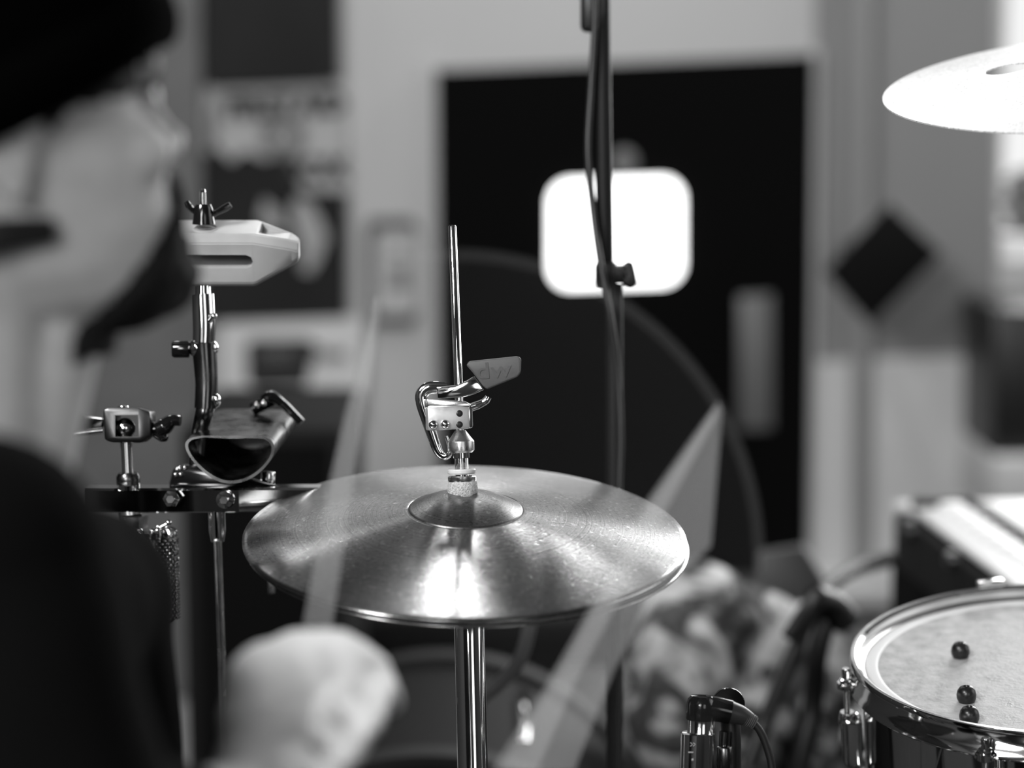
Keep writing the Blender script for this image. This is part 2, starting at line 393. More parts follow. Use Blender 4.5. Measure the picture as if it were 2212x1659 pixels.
bm = quad([(532, 742), (548, 732), (668, 732), (684, 748), (672, 790), (662, 834), (548, 838), (534, 820)], WY - .053, .002); obj('dark_block', bm, ink, pc)
obj('block_lettering', text_bm('TEST', 36 * sp, .001, wallM(600, 765, WY - .056), .001), gry, pc)
obj('side_lettering', text_bm('Date', 36 * sp, .001, wallM(712, 764, WY - .053), .0012), ink, pc)
bm = B(); 
for k, yy in enumerate((856, 870)): bm = merge(bm, quad([(642, yy), (722, yy - 3), (722, yy + 3), (642, yy + 6)], WY - .052, .001))
obj('small_print', bm, gry, pc)
# wall plaque
wp = thing('wall_plaque', 'pale rounded wall plaque with dark surround left of the door', 'plaque', PY(845, 588, WY - .02))
obj('surround', quad([(845 + x, 588 - y) for x, y in rrect(112, 232, 22)], WY - .02, .02), mat('plaque_surround', .07, 0, .6), wp)
obj('face', quad([(856 + x, 590 - y) for x, y in rrect(88, 180, 14)], WY - .028, .02), mat('plaque_face', .45, 0, .6), wp)
for px, py, a_, b_ in ((862, 600, 36, 44), (860, 548, 26, 14)):
    bm = B(); box(bm, (0, 0, 0), (a_ * sp, .004, b_ * sp), Matrix.Translation(PY(px, py, WY - .03)), bev=.001); obj('plaque_symbol', bm, gry, wp)

# diamond sign and conduit
bm = quad([(1922, 442), (2034, 548), (1882, 704), (1782, 588)], 4.55, .02, .004)
dp = thing('diamond_sign', 'dark diamond-shaped plate hanging on the wall right of the door', 'sign', PY(1905, 570, 4.55)); obj('plate', bm, mat('diamond_plate', .006, 0, .85, spec=.1), dp)
bm = B(); cyl(bm, PY(1872, 560, 4.56) + V((0, .01, 0)), PY(1872, 560, 4.56) + V((0, WY - 4.58, 0)), .012); obj('wall_bracket', bm, dark_metal, dp)
bm = B(); tube(bm, [PY(1868, -800, WY - .045), PY(1864, 300, WY - .045), PY(1858, 1300, WY - .045)], .022, n=3); single('wall_conduit', 'grey vertical conduit running down the wall behind the diamond sign', 'pipe', bm, mat('conduit_paint', .26, 0, .6))
# shelf strip low on the wall, right of the patterned cloth
single('wall_ledge', 'low white ledge on the back wall left of the amplifier', 'ledge', quad([(1700, 1280), (2100, 1268), (2100, 1304), (1700, 1312)], WY - .25, .22), mat('ledge_paint', .6, 0, .6))

# through the window: black cabinet inside, shrub outside
single('black_monitor', 'black flat cabinet against the window edge above the amplifier', 'cabinet', quad([(2150, 668), (2700, 660), (2700, 985), (2146, 990)], 4.55, .345, .01), blk)
single('window_sill_box', 'pale box on the ledge below the black cabinet', 'box', quad([(2150, 992), (2700, 985), (2700, 1110), (2150, 1120)], 4.5, .395, .01), mat('pale_box', .6, 0, .7))
def leaves(name, label, c, rad, n, g, seed):
    random.seed(seed); bm = B()
    for k in range(n):
        d = V((random.gauss(0, 1), random.gauss(0, 1), random.gauss(0, 1))).normalized() * random.uniform(.55, 1)
        p = V(c) + V((d.x * rad[0], d.y * rad[1], d.z * rad[2])); M = basis(p, (random.uniform(-1, 1), random.uniform(-1, 0), random.uniform(-.3, 1)))
        s = random.uniform(.03, .07)
        q = [M @ V(v) for v in ((-s, 0, 0), (0, -s * .45, .004), (s, 0, 0), (0, s * .45, .004))]; bm.faces.new([bm.verts.new(v) for v in q])
    single(name, label, 'shrub', bm, mat(name + '_leaf', g, 0, .6, nz=.4, nscale=4))
leaves('garden_shrub', 'leafy shrub outside the window at the right edge', PY(2240, 500, 5.15) + V((.25, 0, 0)), (.38, .1, .24), 900, .22, 3)

# ------------------------------------------------------------------ black speaker cabinet behind the percussion rack
def cab(name, label, x0, x1, ytop, d, depth, zbot=0.0):
    a = P(x0, ytop, d); b = P(x1, ytop, d); zt = a.z; c = V(((a.x + b.x) / 2, a.y + depth / 2, (zt + zbot) / 2))
    t = thing(name, label, 'speaker', (c.x, c.y, zbot)); wd = b.x - a.x
    bm = B(); box(bm, c, (wd, depth, zt - zbot), bev=.008); obj('cabinet', bm, blk_matt, t)
    bm = B(); box(bm, (c.x, a.y - .004, c.z), (wd - .05, .008, zt - zbot - .05), bev=.003); obj('grille', bm, mat('grille_cloth', .005, 0, 1, spec=.05, bump=.3), t)
    return t
cab('speaker_cabinet', 'tall black speaker cabinet behind the percussion rack', 388, 742, 925, 3.3, .45)
cab('speaker_cabinet', 'low black cabinet on the floor beyond the kick drum', 700, 1740, 1335, 3.85, .35)

# ------------------------------------------------------------------ amplifier at right
t = thing('amplifier', 'black combo amplifier with white-lit top beside the drum', 'amplifier', (0, 0, 0))
a0 = P(1925, 1078, 2.75); ex = V((1, 0.06, 0)).normalized(); ey = V((-.06, 1, 0)).normalized()
# top outline: back-left corner, then runs to the right; front edge heads towards the camera at right
bl = P(1940, 1046, 3.05); fl = P(1928, 1085, 2.80); dirf = (P(2190, 1262, 2.52) - fl)
zt = fl.z
fl = V((fl.x, fl.y, zt)); 
def onz(px, py, z):
    r = FW + RT * ((px - 1106) / FPX) + UP * ((829.5 - py) / FPX); return CAM + r * ((z - CAM.z) / r.z)
zt = .735
A = onz(1930, 1082, zt); Bk = onz(1944, 1046, zt); Fr = onz(2134, 1238, zt)
fd = (Fr - A).normalized(); 
nrm = V((0, 0, 1)).cross(fd); nrm = nrm if nrm.x > 0 else -nrm
if nrm.y < 0: nrm = -nrm
W[t.name] = Matrix.Translation((A.x + .2, A.y, 0)); t.matrix_basis = W[t.name]
FrE = A + fd * .62
poly = [A, FrE, FrE + nrm * .3, A + nrm * .3]
bm = B(); prism(bm, [p - V((0, 0, zt)) for p in poly], (0, 0, zt - .012), .01); obj('cabinet', bm, blk_matt, t)
bm = B(); prism(bm, [p + V((0, 0, -.012)) for p in [A + nrm * .118 + fd * .06, FrE + nrm * .118, FrE + nrm * .3, A + nrm * .3, A + fd * .0 + nrm * .0, A + fd * .045 + nrm * .03]], (0, 0, .012), .003)
obj('top_panel', bm, mat('top_lit_white', .9, 0, .4), t)  # near-white colour paints the window light on the black amplifier's top
bm = B(); prism(bm, [p + V((0, 0, -.006)) for p in [A + fd * .07 + nrm * .012, FrE + nrm * .012, FrE + nrm * .078, A + fd * .05 + nrm * .078]], (0, 0, .008), .002)
obj('control_panel', bm, mat('control_panel_lit', .85, 0, .3), t)  # control panel and knobs carry the same painted brightness
for k in range(12):
    c = A + fd * (.075 + .042 * k) + nrm * .06 + V((0, 0, .002)); bm = B(); lathe(bm, [(0, 0), (.019, 0), (.0195, .003), (.016, .008), (.012, .009), (0, .009)], c, seg=20)
    obj('knob', bm, mat('lit_knob', .8, 0, .35) if k == 0 else bpy.data.materials['lit_knob'], t)
bm = B(); prism(bm, [A + nrm * .088 + fd * .05, A + nrm * .088 + fd * .62, A + nrm * .112 + fd * .62, A + nrm * .112 + fd * .075, A + nrm * .085 + fd * .04, A + nrm * .02 + fd * .03, A + nrm * .01 + fd * .05, A + nrm * .03 + fd * .055], (0, 0, .012), .003); obj('panel_edge_strip', bm, blk, t)
mL = -nrm
bm = B(); prism(bm, [A + mL * .004 + fd * .03 + V((0, 0, -.08)), A + mL * .004 + fd * .58 + V((0, 0, -.08)), A + mL * .004 + fd * .58 + V((0, 0, -.66)), A + mL * .004 + fd * .03 + V((0, 0, -.66))], mL * .004, .001)
obj('grille', bm, bpy.data.materials['grille_cloth'], t)
for px, py, r in ((1972, 1143, .014), (2065, 1208, .010)):
    q = P(px, py, 2.7); s_ = (A - q).dot(nrm); q = q + nrm * 0
    # drop onto front face
    ray = (q - CAM).normalized(); k = (A - CAM).dot(nrm) / ray.dot(nrm); q = CAM + ray * k
    bm = B(); lathe(bm, [(0, 0), (r, 0), (r, .01), (r * .7, .013), (0, .013)], q, mL, 24); obj('jack_socket', bm, mat('socket_metal', .3, 1, .3), t)

# ------------------------------------------------------------------ patterned cloth over a folding chair
def cloth_mat():
    m = bpy.data.materials.new('patterned_cloth'); m.use_nodes = True; nt = m.node_tree; b = nt.nodes['Principled BSDF']; L = nt.links.new; N = nt.nodes.new
    tc = N('ShaderNodeTexCoord'); mp = N('ShaderNodeMapping'); mp.inputs['Rotation'].default_value = (.2, .7, .3); mp.inputs['Scale'].default_value = (1, 1, 1.7); L(tc.outputs['Object'], mp.inputs[0])
    n = N('ShaderNodeTexNoise'); n.inputs['Scale'].default_value = 10.5; n.inputs['Detail'].default_value = 3; n.inputs['Distortion'].default_value = 1.4; L(mp.outputs[0], n.inputs['Vector'])
    r = N('ShaderNodeValToRGB'); r.color_ramp.interpolation = 'EASE'
    e = r.color_ramp.elements; e[0].position = .40; e[0].color = (.03, .03, .03, 1); e[1].position = .50; e[1].color = (.36, .36, .36, 1)
    x = e.new(.62); x.color = (.68, .68, .68, 1); x = e.new(.45); x.color = (.09, .09, .09, 1)
    L(n.outputs['Fac'], r.inputs[0]); L(r.outputs[0], b.inputs['Base Color']); b.inputs['Roughness'].default_value = .9; return m
ct = thing('patterned_cloth', 'pale and dark patterned cloth heaped over a chair behind the hi-hat', 'cloth', (P(1600, 1450, 2.75).x, P(1600, 1450, 2.75).y, 0))
bm = B()
for px, py, d, rx, ry in ((1520, 1330, 2.7, 125, 125), (1470, 1420, 2.65, 120, 130), (1620, 1400, 2.75, 130, 140), (1740, 1410, 2.8, 110, 100), (1790, 1470, 2.8, 70, 100), (1560, 1560, 2.7, 150, 150), (1700, 1580, 2.8, 120, 140), (1440, 1560, 2.65, 90, 160)):
    s_ = S(d); ball(bm, P(px, py, d), 1, sc=(rx * s_, .08, ry * s_))
me = fuse(bm, .008, 12)
for v in me.vertices:
    n = noise.noise(v.co * 9) * .02 + noise.noise(v.co * 18) * .005; v.co += v.normal * n + V((0, 0, 0))
obj('draped_cloth', me, cloth_mat(), ct, ang=180)
# the chair under it
ch = thing('folding_chair', 'dark folding chair mostly hidden under the patterned cloth', 'chair', (P(1530, 1500, 2.95).x, P(1530, 1500, 2.95).y, 0))
bm = B(); prism(bm, [P(1640, 1195, 3.0), P(1740, 1180, 3.0), P(1830, 1330, 3.0), P(1640, 1400, 3.0)], (0, .02, 0), .006); obj('backrest', bm, mat('chair_shell', .03, 0, .5), ch)
cc = W[ch.name].translation
bm = B(); box(bm, (cc.x, cc.y - .0, .44), (.42, .36, .03), bev=.01); obj('seat', bm, blk, ch)
for sx, sy in ((-1, -1), (1, -1), (-1, 1), (1, 1)):
    bm = B(); cyl(bm, (cc.x + sx * .18, cc.y + sy * .15, .43), (cc.x + sx * .2, cc.y + sy * .2, 0), .011); obj('leg', bm, dark_metal, ch)

# low boom stand in front of the cloth
bs = thing('short_boom_stand', 'short black boom stand leaning across the patterned cloth', 'stand', P(1700, 1800, 2.4) * 1)
bz = P(1560, 1880, 2.35); W[bs.name] = Matrix.Translation((bz.x, bz.y, 0)); bs.matrix_basis = W[bs.name]
bm = B(); tube(bm, [P(1652, 1560, 2.35), P(1710, 1420, 2.38), P(1768, 1290, 2.4)], .0085, n=4); cyl(bm, P(1652, 1560, 2.35), P(1600, 1700, 2.33), .0095); obj('boom_arm', bm, blk, bs)
bm = B(); cyl(bm, P(1600, 1690, 2.33), (bz.x, bz.y, .05), .011); obj('pole', bm, blk, bs)
bm = B(); ball(bm, P(1600, 1690, 2.33), .022); obj('pivot', bm, blk, bs)
bm = B(); tube(bm, [P(1760, 1296, 2.4), P(1800, 1310, 2.42), P(1830, 1345, 2.43)], .017, n=4); obj('microphone_clip', bm, blk, bs)
bm = B(); tube(bm, [P(1788, 1330, 2.44), P(1765, 1420, 2.44), P(1750, 1560, 2.45), P(1690, 1800, 2.40)], .012, n=4); obj('side_arm', bm, blk, bs)
for k in range(3):
    a = R(90 + 120 * k); bm = B(); cyl(bm, (bz.x, bz.y, .1), (bz.x + .25 * math.cos(a), bz.y + .25 * math.sin(a), .008), .008); obj('leg', bm, blk, bs)
bm = B(); tube(bm, [P(1700, 1375, 2.36), P(1745, 1310, 2.38), P(1790, 1265, 2.45), P(1850, 1228, 2.6), P(1925, 1205, 2.66)], [.0065, .0075, .0085, .0095, .01])
single('instrument_cable', 'black cable curving from the short stand to the amplifier', 'cable', bm, mat('cable_rubber', .008, 0, .6))

# ------------------------------------------------------------------ tall microphone stand
ms = thing('microphone_stand', 'tall black microphone stand in front of the dark door', 'stand', (0, 0, 0))
D = 1.96; b0 = P(1328, 1659, D); b1 = P(1328, 620, D); base = b1 + (b0 - b1) * ((b1.z) / (b1.z - b0.z)); base.z = 0
W[ms.name] = Matrix.Translation(base); ms.matrix_basis = W[ms.name]
bm = B(); cyl(bm, base + V((0, 0, .03)), P(1327, 612, D), .0078); obj('lower_tube', bm, mat('tube_paint', .005, 0, .55, spec=.2), ms)
bm = B(); tube(bm, [P(1308, 616, D), P(1305, 420, D), P(1301, 120, D), P(1298, -140, D)], .0078, n=4); obj('upper_tube', bm, bpy.data.materials['tube_paint'], ms)
bm = B(); lathe(bm, [(0, 0), (.009, 0), (.0105, .003), (.0105, .018), (.009, .022), (0, .022)], P(1309, 618, D), (0, 0, 1)); box(bm, P(1320, 592, D), (.026, .014, .014), bev=.003); obj('clutch', bm, blk, ms)
bm = B(); lathe(bm, [(0, 0), (.006, 0), (.0065, .004), (.0065, .012), (0, .012)], P(1325, 587, D), (1, 0, 0)); obj('bolt', bm, dark_metal, ms)
bm = B(); prism(bm, [P(1343, 612, D - .004), P(1340, 592, D - .004), P(1345, 570, D - .004), P(1356, 563, D - .004), P(1368, 566, D - .004), P(1374, 590, D - .004), P(1378, 612, D - .004), P(1362, 618, D - .004)], FW * .009, .002); obj('tightening_knob', bm, blk, ms)
bm = B(); box(bm, P(1280, 20, D), (.022, .022, .042), bev=.006, seg=3); obj('microphone_clip', bm, blk, ms)
for k in range(3):
    a = R(80 + 120 * k); bm = B(); cyl(bm, base + V((0, 0, .1)), base + V((.3 * math.cos(a), .3 * math.sin(a), .01)), .009); obj('leg', bm, blk, ms)
bm = B(); tube(bm, [P(1285, -120, D - .02), P(1284, 60, D - .015), P(1276, 200, D - .012), P(1270, 330, D - .012), P(1281, 450, D - .012), P(1296, 560, D - .02), P(1318, 680, D - .022), P(1334, 800, D - .014), P(1341, 930, D - .014), P(1338, 1060, D - .014), P(1336, 1300, D - .014), P(1334, 1659, D - .014)], .0032)
single('microphone_cable', 'black cable taped down the tall microphone stand', 'cable', bm, mat('cable_sheath', .01, 0, .4))

# ------------------------------------------------------------------ kick drum
kd = thing('kick_drum', 'large dark kick drum lying behind the hi-hat stand', 'drum', (0, 0, 0))
kc = P(930, 2030, 2.35); kr = kc.z if kc.z > .2 else .28
kc.z = .30; top = .30 + .28
W[kd.name] = Matrix.Translation((kc.x, kc.y, 0)); kd.matrix_basis = W[kd.name]
ax = V((0, 1, 0))
bm = B(); lathe(bm, [(.262, 0), (.272, 0), (.272, .4), (.262, .4), (.262, 0)], kc, ax, 96); obj('shell', bm, mat('kick_shell', .004, 0, .6, spec=.1), kd)
for s_, nm in ((0, 'batter_hoop'), (.4, 'front_hoop')):
    bm = B(); lathe(bm, [(.27, -.02), (.283, -.02), (.283, .02), (.27, .02), (.27, -.02)], kc + ax * s_, ax, 96); obj(nm, bm, mat('hoop_paint', .008, 0, .5, spec=.2), kd)
    bm = B(); lathe(bm, [(0, -.004), (.268, -.004), (.268, .0), (0, .0)], kc + ax * s_, ax, 64); obj('drum_head', bm, mat('head_film', .005, 0, .6, spec=.1), kd)
for k in range(8):
    a = R(45 * k + 22); M = basis(kc, ax); q = M @ V((.276 * math.cos(a), .276 * math.sin(a), .1)); bm = B(); cyl(bm, q, q + ax * .2, .009, bev=.003); obj('tension_lug', bm, chrome, kd)
bm = B(); tube(bm, [P(1146, 1318, 2.1), P(1140, 1370, 2.1), P(1120, 1430, 2.1), P(1075, 1480, 2.1), P(1030, 1530, 2.1), P(1010, 1700, 2.1)], .007)
single('grey_cable', 'pale grey cable looping down right of the hi-hat stand', 'cable', bm, mat('grey_cable_sheath', .12, 0, .5))

# ------------------------------------------------------------------ hi-hat
D = 1.70; s = S(D)
rodB = P(1000, 1075, D); rodT = P(977, 490, D); rax = (rodT - rodB).normalized()
rax = (rax + FW * 0).normalized()
def RP(py, d=D):
    k = (1075 - py) / (1075 - 490); return rodB + (rodT - rodB) * k
hs = thing('hi_hat_stand', 'chrome hi-hat stand with a tall bare pull rod', 'stand', (0, 0, 0))
tb = P(1013, 1335, D); t2 = P(1021, 1659, D); dn = (t2 - tb).normalized(); base = tb + dn * (tb.z / -dn.z)
W[hs.name] = Matrix.Translation(base); hs.matrix_basis = W[hs.name]
bm = B(); lathe(bm, [(0, 0), (.0030, 0), (.0034, .0008), (.0034, (rodT - rodB).length + .1), (.0026, (rodT - rodB).length + .1012), (0, (rodT - rodB).length + .1016)], rodB - rax * .1, rax, 24); obj('pull_rod', bm, chrome, hs)
HL = (tb - base).length + .034
bm = B(); lathe(bm, [(0, 0), (.0122, 0), (.0122, HL - .008), (.0105, HL - .002), (.006, HL), (0, HL)], base, -dn, 40); obj('upper_tube', bm, chrome, hs)
bm = B(); lathe(bm, [(.0126, 0), (.0165, 0), (.0165, .45), (.0126, .45), (.0126, 0)], base + V((0, 0, .02)), -dn, 40); obj('lower_tube', bm, chrome, hs)
for k in range(3):
    a = R(70 + 120 * k); bm = B(); tube(bm, [base - dn * .26, base + V((.15 * math.cos(a), .15 * math.sin(a), .12)), base + V((.24 * math.cos(a), .24 * math.sin(a), .012))], .011, n=5, flat=.5); lg = obj('leg', bm, chrome, hs)
    bm = B(); ball(bm, base + V((.24 * math.cos(a), .24 * math.sin(a), .016)), .016); obj('rubber_foot', bm, rubber, lg)
bm = B(); prism(bm, [base + V(q) for q in ((-.045, -.28, .02), (.045, -.28, .02), (.04, -.03, .09), (-.04, -.03, .09))], (0, 0, .012), .003); obj('footboard', bm, chrome_worn, hs)
# cymbal frames
def disc_frame(px, py, d, sinb, lean):
    """lean: degrees, + leans the normal to the right"""
    c = P(px, py, d); l = (c - CAM).normalized(); x = l.cross(V((0, 0, 1))).normalized(); u = x.cross(l).normalized()
    cb = math.sqrt(1 - sinb * sinb); n = (u * cb - l * sinb).normalized()
    q = Matrix.Rotation(R(lean), 3, l); n = q @ n
    return basis(c, n, x)
HM = disc_frame(1005, 1157, D, .347, .8)
hn = HM.to_3x3() @ V((0, 0, 1))
RAD = .1766
prof = [(.0055, .0345), (.012, .0343), (.022, .0325), (.032, .0290), (.039, .0257), (.0435, .0234), (.0455, .0224), (.048, .0219), (.060, .0204), (.08, .0177), (.10, .0148), (.12, .0115), (.14, .0078), (.16, .0038), (.172, .0011), (RAD, 0)]
def cym_bm(pr, th, seg=160):
    bm = B(); full = list(pr) + [(r, h - th) for r, h in reversed(pr)] + [pr[0]]
    lathe(bm, full, seg=seg); bmesh.ops.remove_doubles(bm, verts=bm.verts[:], dist=1e-6); return bm
hat_m = cymbal_mat('hat_bronze', .43, .2, .3, .85, dirt=.3)
bell_m = cymbal_mat('bell_bronze', .34, .28, .42, .2, dirt=.5)
ht = thing('hi_hat_cymbal', 'upper hi-hat cymbal, large lathed bronze plate under the clutch', 'cymbal', HM.translation, 'pair of hi-hat cymbals')
obj('cymbal_bow', cym_bm(prof[6:], .0012), hat_m, ht, M=HM, ang=180)
bm = cym_bm(prof[:7], .0012); obj('cymbal_bell', bm, bell_m, ht, M=HM, ang=180, label='duller raised cup at the centre')
HB = HM @ Matrix.Translation((.0012, .0, -.0048)) @ Matrix.Rotation(R(180), 4, 'X')
HBM = HM @ Matrix.Translation((.0018, 0, -.0056)) @ Matrix.Rotation(R(.4), 4, 'Y')
bot = thing('hi_hat_cymbal', 'lower hi-hat cymbal showing only its rim beneath the upper one', 'cymbal', HBM.translation, 'pair of hi-hat cymbals')
prb = [(r, -h) for r, h in prof]
obj('cymbal_plate', cym_bm(prb, -.0014), hat_m, bot, M=HBM, ang=180)
# knurled tilter screw below the hats
tl = thing('tilter_seat', 'small dark knurled tilt screw under the hi-hat cymbals', 'screw', P(955, 1336, D))
bm = B(); M = basis(P(955, 1352, 1.7), (0, 0, 1)); pts = []
for k in range(48):
    r_ = .0068 if k % 2 else .0059; a = 2 * math.pi * k / 48; pts.append(M @ V((r_ * math.cos(a), r_ * math.sin(a), 0)))
prism(bm, pts, (0, 0, .010)); obj('knurled_knob', bm, mat('dark_knurl', .05, 0, .4), tl, ang=20)
bm = B(); cyl(bm, P(955, 1330, 1.7), P(955, 1290, 1.7), .003); obj('screw_shaft', bm, chrome, tl)
bm = B(); cyl(bm, P(955, 1292, 1.7), P(1012, 1290, 1.7), .004); obj('cross_arm', bm, chrome, tl)

# clutch
cl = thing('hi_hat_clutch', 'silver drop clutch with a grey rubber lever on the pull rod', 'clutch', RP(1030))
def L2(prof_px, m, name, seg=40):
    """prof_px: [(half width px, image y)] around the rod"""
    bm = B(); lathe(bm, [(w_ * s, (1075 - y) * s) for w_, y in prof_px], rodB, rax, seg); return obj(name, bm, m, cl, ang=25)
L2([(8, 1076), (30, 1076), (32.5, 1070), (33, 1058), (32, 1044), (30, 1040), (8, 1040), (8, 1076)], felt, 'felt_washer')
L2([(8, 1040), (30, 1040), (31, 1037), (31, 1030), (29, 1028), (17, 1028), (17, 1039)], chrome_worn, 'lower_nut')
thr = [(9, 1036)]
for k in range(28):
    y = 1036 - k * 1.75; thr += [(15.2, y), (13.8, y - .9)]
thr += [(9, 986)]
L2(thr, chrome, 'threaded_sleeve')
L2([(15, 1024), (29, 1024), (30.5, 1021), (30.5, 1016), (29, 1013), (15, 1013)], mat('pale_washer', .7, 0, .35), 'washer')
L2([(9, 989), (18, 989), (18, 978), (20, 977), (9, 977)], chrome, 'lock_ring')
L2([(9, 978), (24, 978), (29, 973), (29.5, 956), (29, 953), (13, 932), (11, 929), (9, 929)], steel, 'cone_nut')
# block
c = (P(922, 878, D) + P(1000, 928, D)) / 2
cax = rax; rx = V((1, .18, 0)); BMx = basis(P(966, 903, D - .003), cax, rx)
bm = B(); box(bm, (0, 0, 0), (90 * s, 40 * s, 50 * s), BMx, bev=.0012)
obj('clutch_body', bm, mat('machined_aluminium', .78, .75, .38, nz=.05, rvar=.08, nscale=300), cl)
bm = B(); box(bm, (47 * s, 6 * s, 2 * s), (16 * s, 30 * s, 52 * s), BMx, bev=.002); obj('clutch_side', bm, mat('polished_aluminium', .8, 1, .2), cl)
for px, py in ((931, 917), (957, 916)):
    q = P(px, py, D) ; qq = BMx.inverted() @ q; qq.y = -20 * s if (BMx.to_3x3() @ V((0, -1, 0))).y < 0 else 20 * s
    q = BMx @ qq; nn = BMx.to_3x3() @ V((0, 1 if qq.y > 0 else -1, 0))
    bm = B(); lathe(bm, [(10 * s, 0), (10 * s, 2 * s), (8 * s, 5.5 * s), (4 * s, 8 * s), (0, 8.6 * s)], q, nn, 24); obj('rivet', bm, chrome, cl)
for px, py in ((989, 893), (989, 917)):
    q = P(px, py, D); qq = BMx.inverted() @ q; sg = -1 if (BMx.to_3x3() @ V((0, -1, 0))).y < 0 else 1; qq.y = sg * 20.2 * s
    q = BMx @ qq; nn = BMx.to_3x3() @ V((0, sg, 0))
    bm = B(); lathe(bm, [(0, .5 * s), (6.4 * s, .5 * s), (7.2 * s, 0), (7.2 * s, -1 * s)], q, nn, 24); obj('screw_hole', bm, mat('hole_dark', .01, 0, .3) if py == 893 else bpy.data.materials['hole_dark'], cl)
# hook shaped catch
def Q(px, py, dd=0.0): return P(px, py, D + dd)
bm = B(); tube(bm, [Q(966, 838, .004), Q(930, 838, .004), Q(912, 850, .004), Q(911, 870, .004), Q(920, 900, .004), Q(930, 930, .004), Q(941, 962, .004), Q(950, 980, .004), Q(962, 987, .003), Q(971, 980, .002), Q(970, 962, .002), Q(964, 942, .002)],
     [12 * s, 14 * s, 14 * s, 13 * s, 12.5 * s, 12 * s, 11 * s, 9.5 * s, 7 * s, 5.5 * s, 4 * s, 3.5 * s], seg=16, flat=.6, ref=(0, 1, 0)); obj('release_hook', bm, chrome, cl)
bm = B(); prism(bm, [Q(943, 836, -.010), Q(985, 832, -.010), Q(1008, 822, -.010), Q(1024, 812, -.010), Q(1034, 826, -.010), Q(1046, 842, -.010), Q(1020, 853, -.010), Q(1000, 858, -.010), Q(945, 861, -.010)], FW * .013, .0011)
obj('lever_plate', bm, chrome, cl)
bm = B(); prism(bm, [Q(922, 862, -.008), Q(1002, 866, -.008), Q(1018, 874, -.008), Q(1014, 880, -.008), Q(922, 880, -.008)], FW * .014, .001); obj('top_plate', bm, mat('bright_plate', .85, 1, .22), cl)
bm = B(); tube(bm, [Q(1012, 882), Q(1030, 876), Q(1043, 870), Q(1051, 864), Q(1055, 857)], [7 * s, 7 * s, 6 * s, 6.5 * s, 5.5 * s], flat=1.3); obj('thumb_catch', bm, chrome, cl)
hpts = [(1007, 789), (1013, 780), (1119, 769), (1126, 774), (1125, 805), (1118, 814), (1052, 841), (1042, 834), (1022, 806)]
bm = B(); prism(bm, [Q(a, b, -.006) for a, b in hpts], FW * .010, .0015, 3); hd = obj('rubber_lever', bm, rubber, cl, label='grey rubber lever tip with raised letters')
hM = Matrix.Translation(Q(1066, 801, -.0062)) @ Matrix((RT, UP, -FW)).transposed().to_4x4() @ Matrix.Rotation(R(5), 4, 'Z')
obj('raised_letters', text_bm('dw', 50 * s, .0003, hM, .0001, 1.25), mat('grey_rubber_letters', .06, 0, .4), hd)

# ------------------------------------------------------------------ percussion rack
D = 1.78; s = S(D)
rk = thing('percussion_rack', 'chrome clamp bar on a slim post carrying the percussion', 'rack', (0, 0, 0))
pbase = P(478, 1659, D + .03); dn = (P(480, 1440, D + .03) - P(468, 1110, D)).normalized(); p0 = P(468, 1105, D); pb = p0 + dn * (p0.z / -dn.z)
W[rk.name] = Matrix.Translation(pb); rk.matrix_basis = W[rk.name]
bar = B()
def sect(px, h=27, dd=0.0, th=.011): 
    c_ = P(px, 1077 + (px - 400) * -.004, D + dd); return c_
pts = [(188, .0), (215, .0), (330, .0), (400, .004), (450, .0), (520, -.004), (580, .002), (640, .012), (720, .03)]
bm = B(); rings = []
for px, dd in pts:
    c_ = sect(px, dd=dd); hh = 27 * s; tt = .011
    rings.append([bm.verts.new(c_ + V((0, .03, 1)) * y_ + V((0, 1, 0)) * z_) for y_, z_ in ((hh * .85, -tt), (hh, -tt * .7), (hh, tt * .7), (hh * .85, tt), (-hh * .85, tt), (-hh, tt * .7), (-hh, -tt * .7), (-hh * .85, -tt))])
for a_, b_ in zip(rings, rings[1:]):
    for k in range(8): bm.faces.new((a_[k], a_[(k + 1) % 8], b_[(k + 1) % 8], b_[k]))
bm.faces.new(rings[0]); bm.faces.new(rings[-1]); obj('clamp_bar', bm, chrome, rk, ang=20)
for px, py in ((372, 1077), (487, 1079)):
    bm = B(); q = P(px, py, D - .012); lathe(bm, [(0, .009), (.003, .009), (.0045, .0075), (.007, .006), (.0075, .003), (.0068, 0), (0, 0)], q, -FW, 6 if px == 372 else 24); b_ = obj('clamp_screw', bm, chrome, rk)
    bm = B(); cyl(bm, q - FW * .006, q - FW * .011, .0035, seg=6); obj('hex_key_socket', bm, dark_metal, b_)
bm = B(); lathe(bm, [(0, 0), (15 * s, 0), (17.5 * s, -.02), (17.5 * s, -.028)][::-1][:0] or [(0, 0), (18 * s, 0), (18 * s, .018), (14 * s, .027), (0, .028)], P(468, 1102, D), dn, 32); obj('post_collar', bm, chrome, rk)
bm = B(); lathe(bm, [(0, 0), (8.5 * s, 0), (8.5 * s, (pb - p0).length - .03), (0, (pb - p0).length - .03)], P(470, 1168, D), dn, 28); obj('post', bm, chrome_worn, rk)
for k in range(3):
    a = R(30 + 120 * k); bm = B(); cyl(bm, pb + V((0, 0, .22)), pb + V((.24 * math.cos(a), .24 * math.sin(a), .008)), .007); obj('leg', bm, chrome, rk)
# black mounting block on the bar, far right clamp
bm = B(); prism(bm, [P(362, 1052, D), P(372, 1012, D), P(390, 1002, D), P(430, 1005, D), P(600, 1050, D)], FW * .018, .003); obj('mount_block', bm, blk_gloss, rk)
for px, py in ((388, 1011), (399, 1010), (379, 1025), (390, 1024)):
    bm = B(); ball(bm, P(px, py, D - .001), .0018); obj('small_bolt', bm, chrome, rk)
bm = B(); cyl(bm, P(578, 1048, D + .02), P(580, 1018, D + .02), .006, bev=.001); obj('rear_stud', bm, chrome, rk)

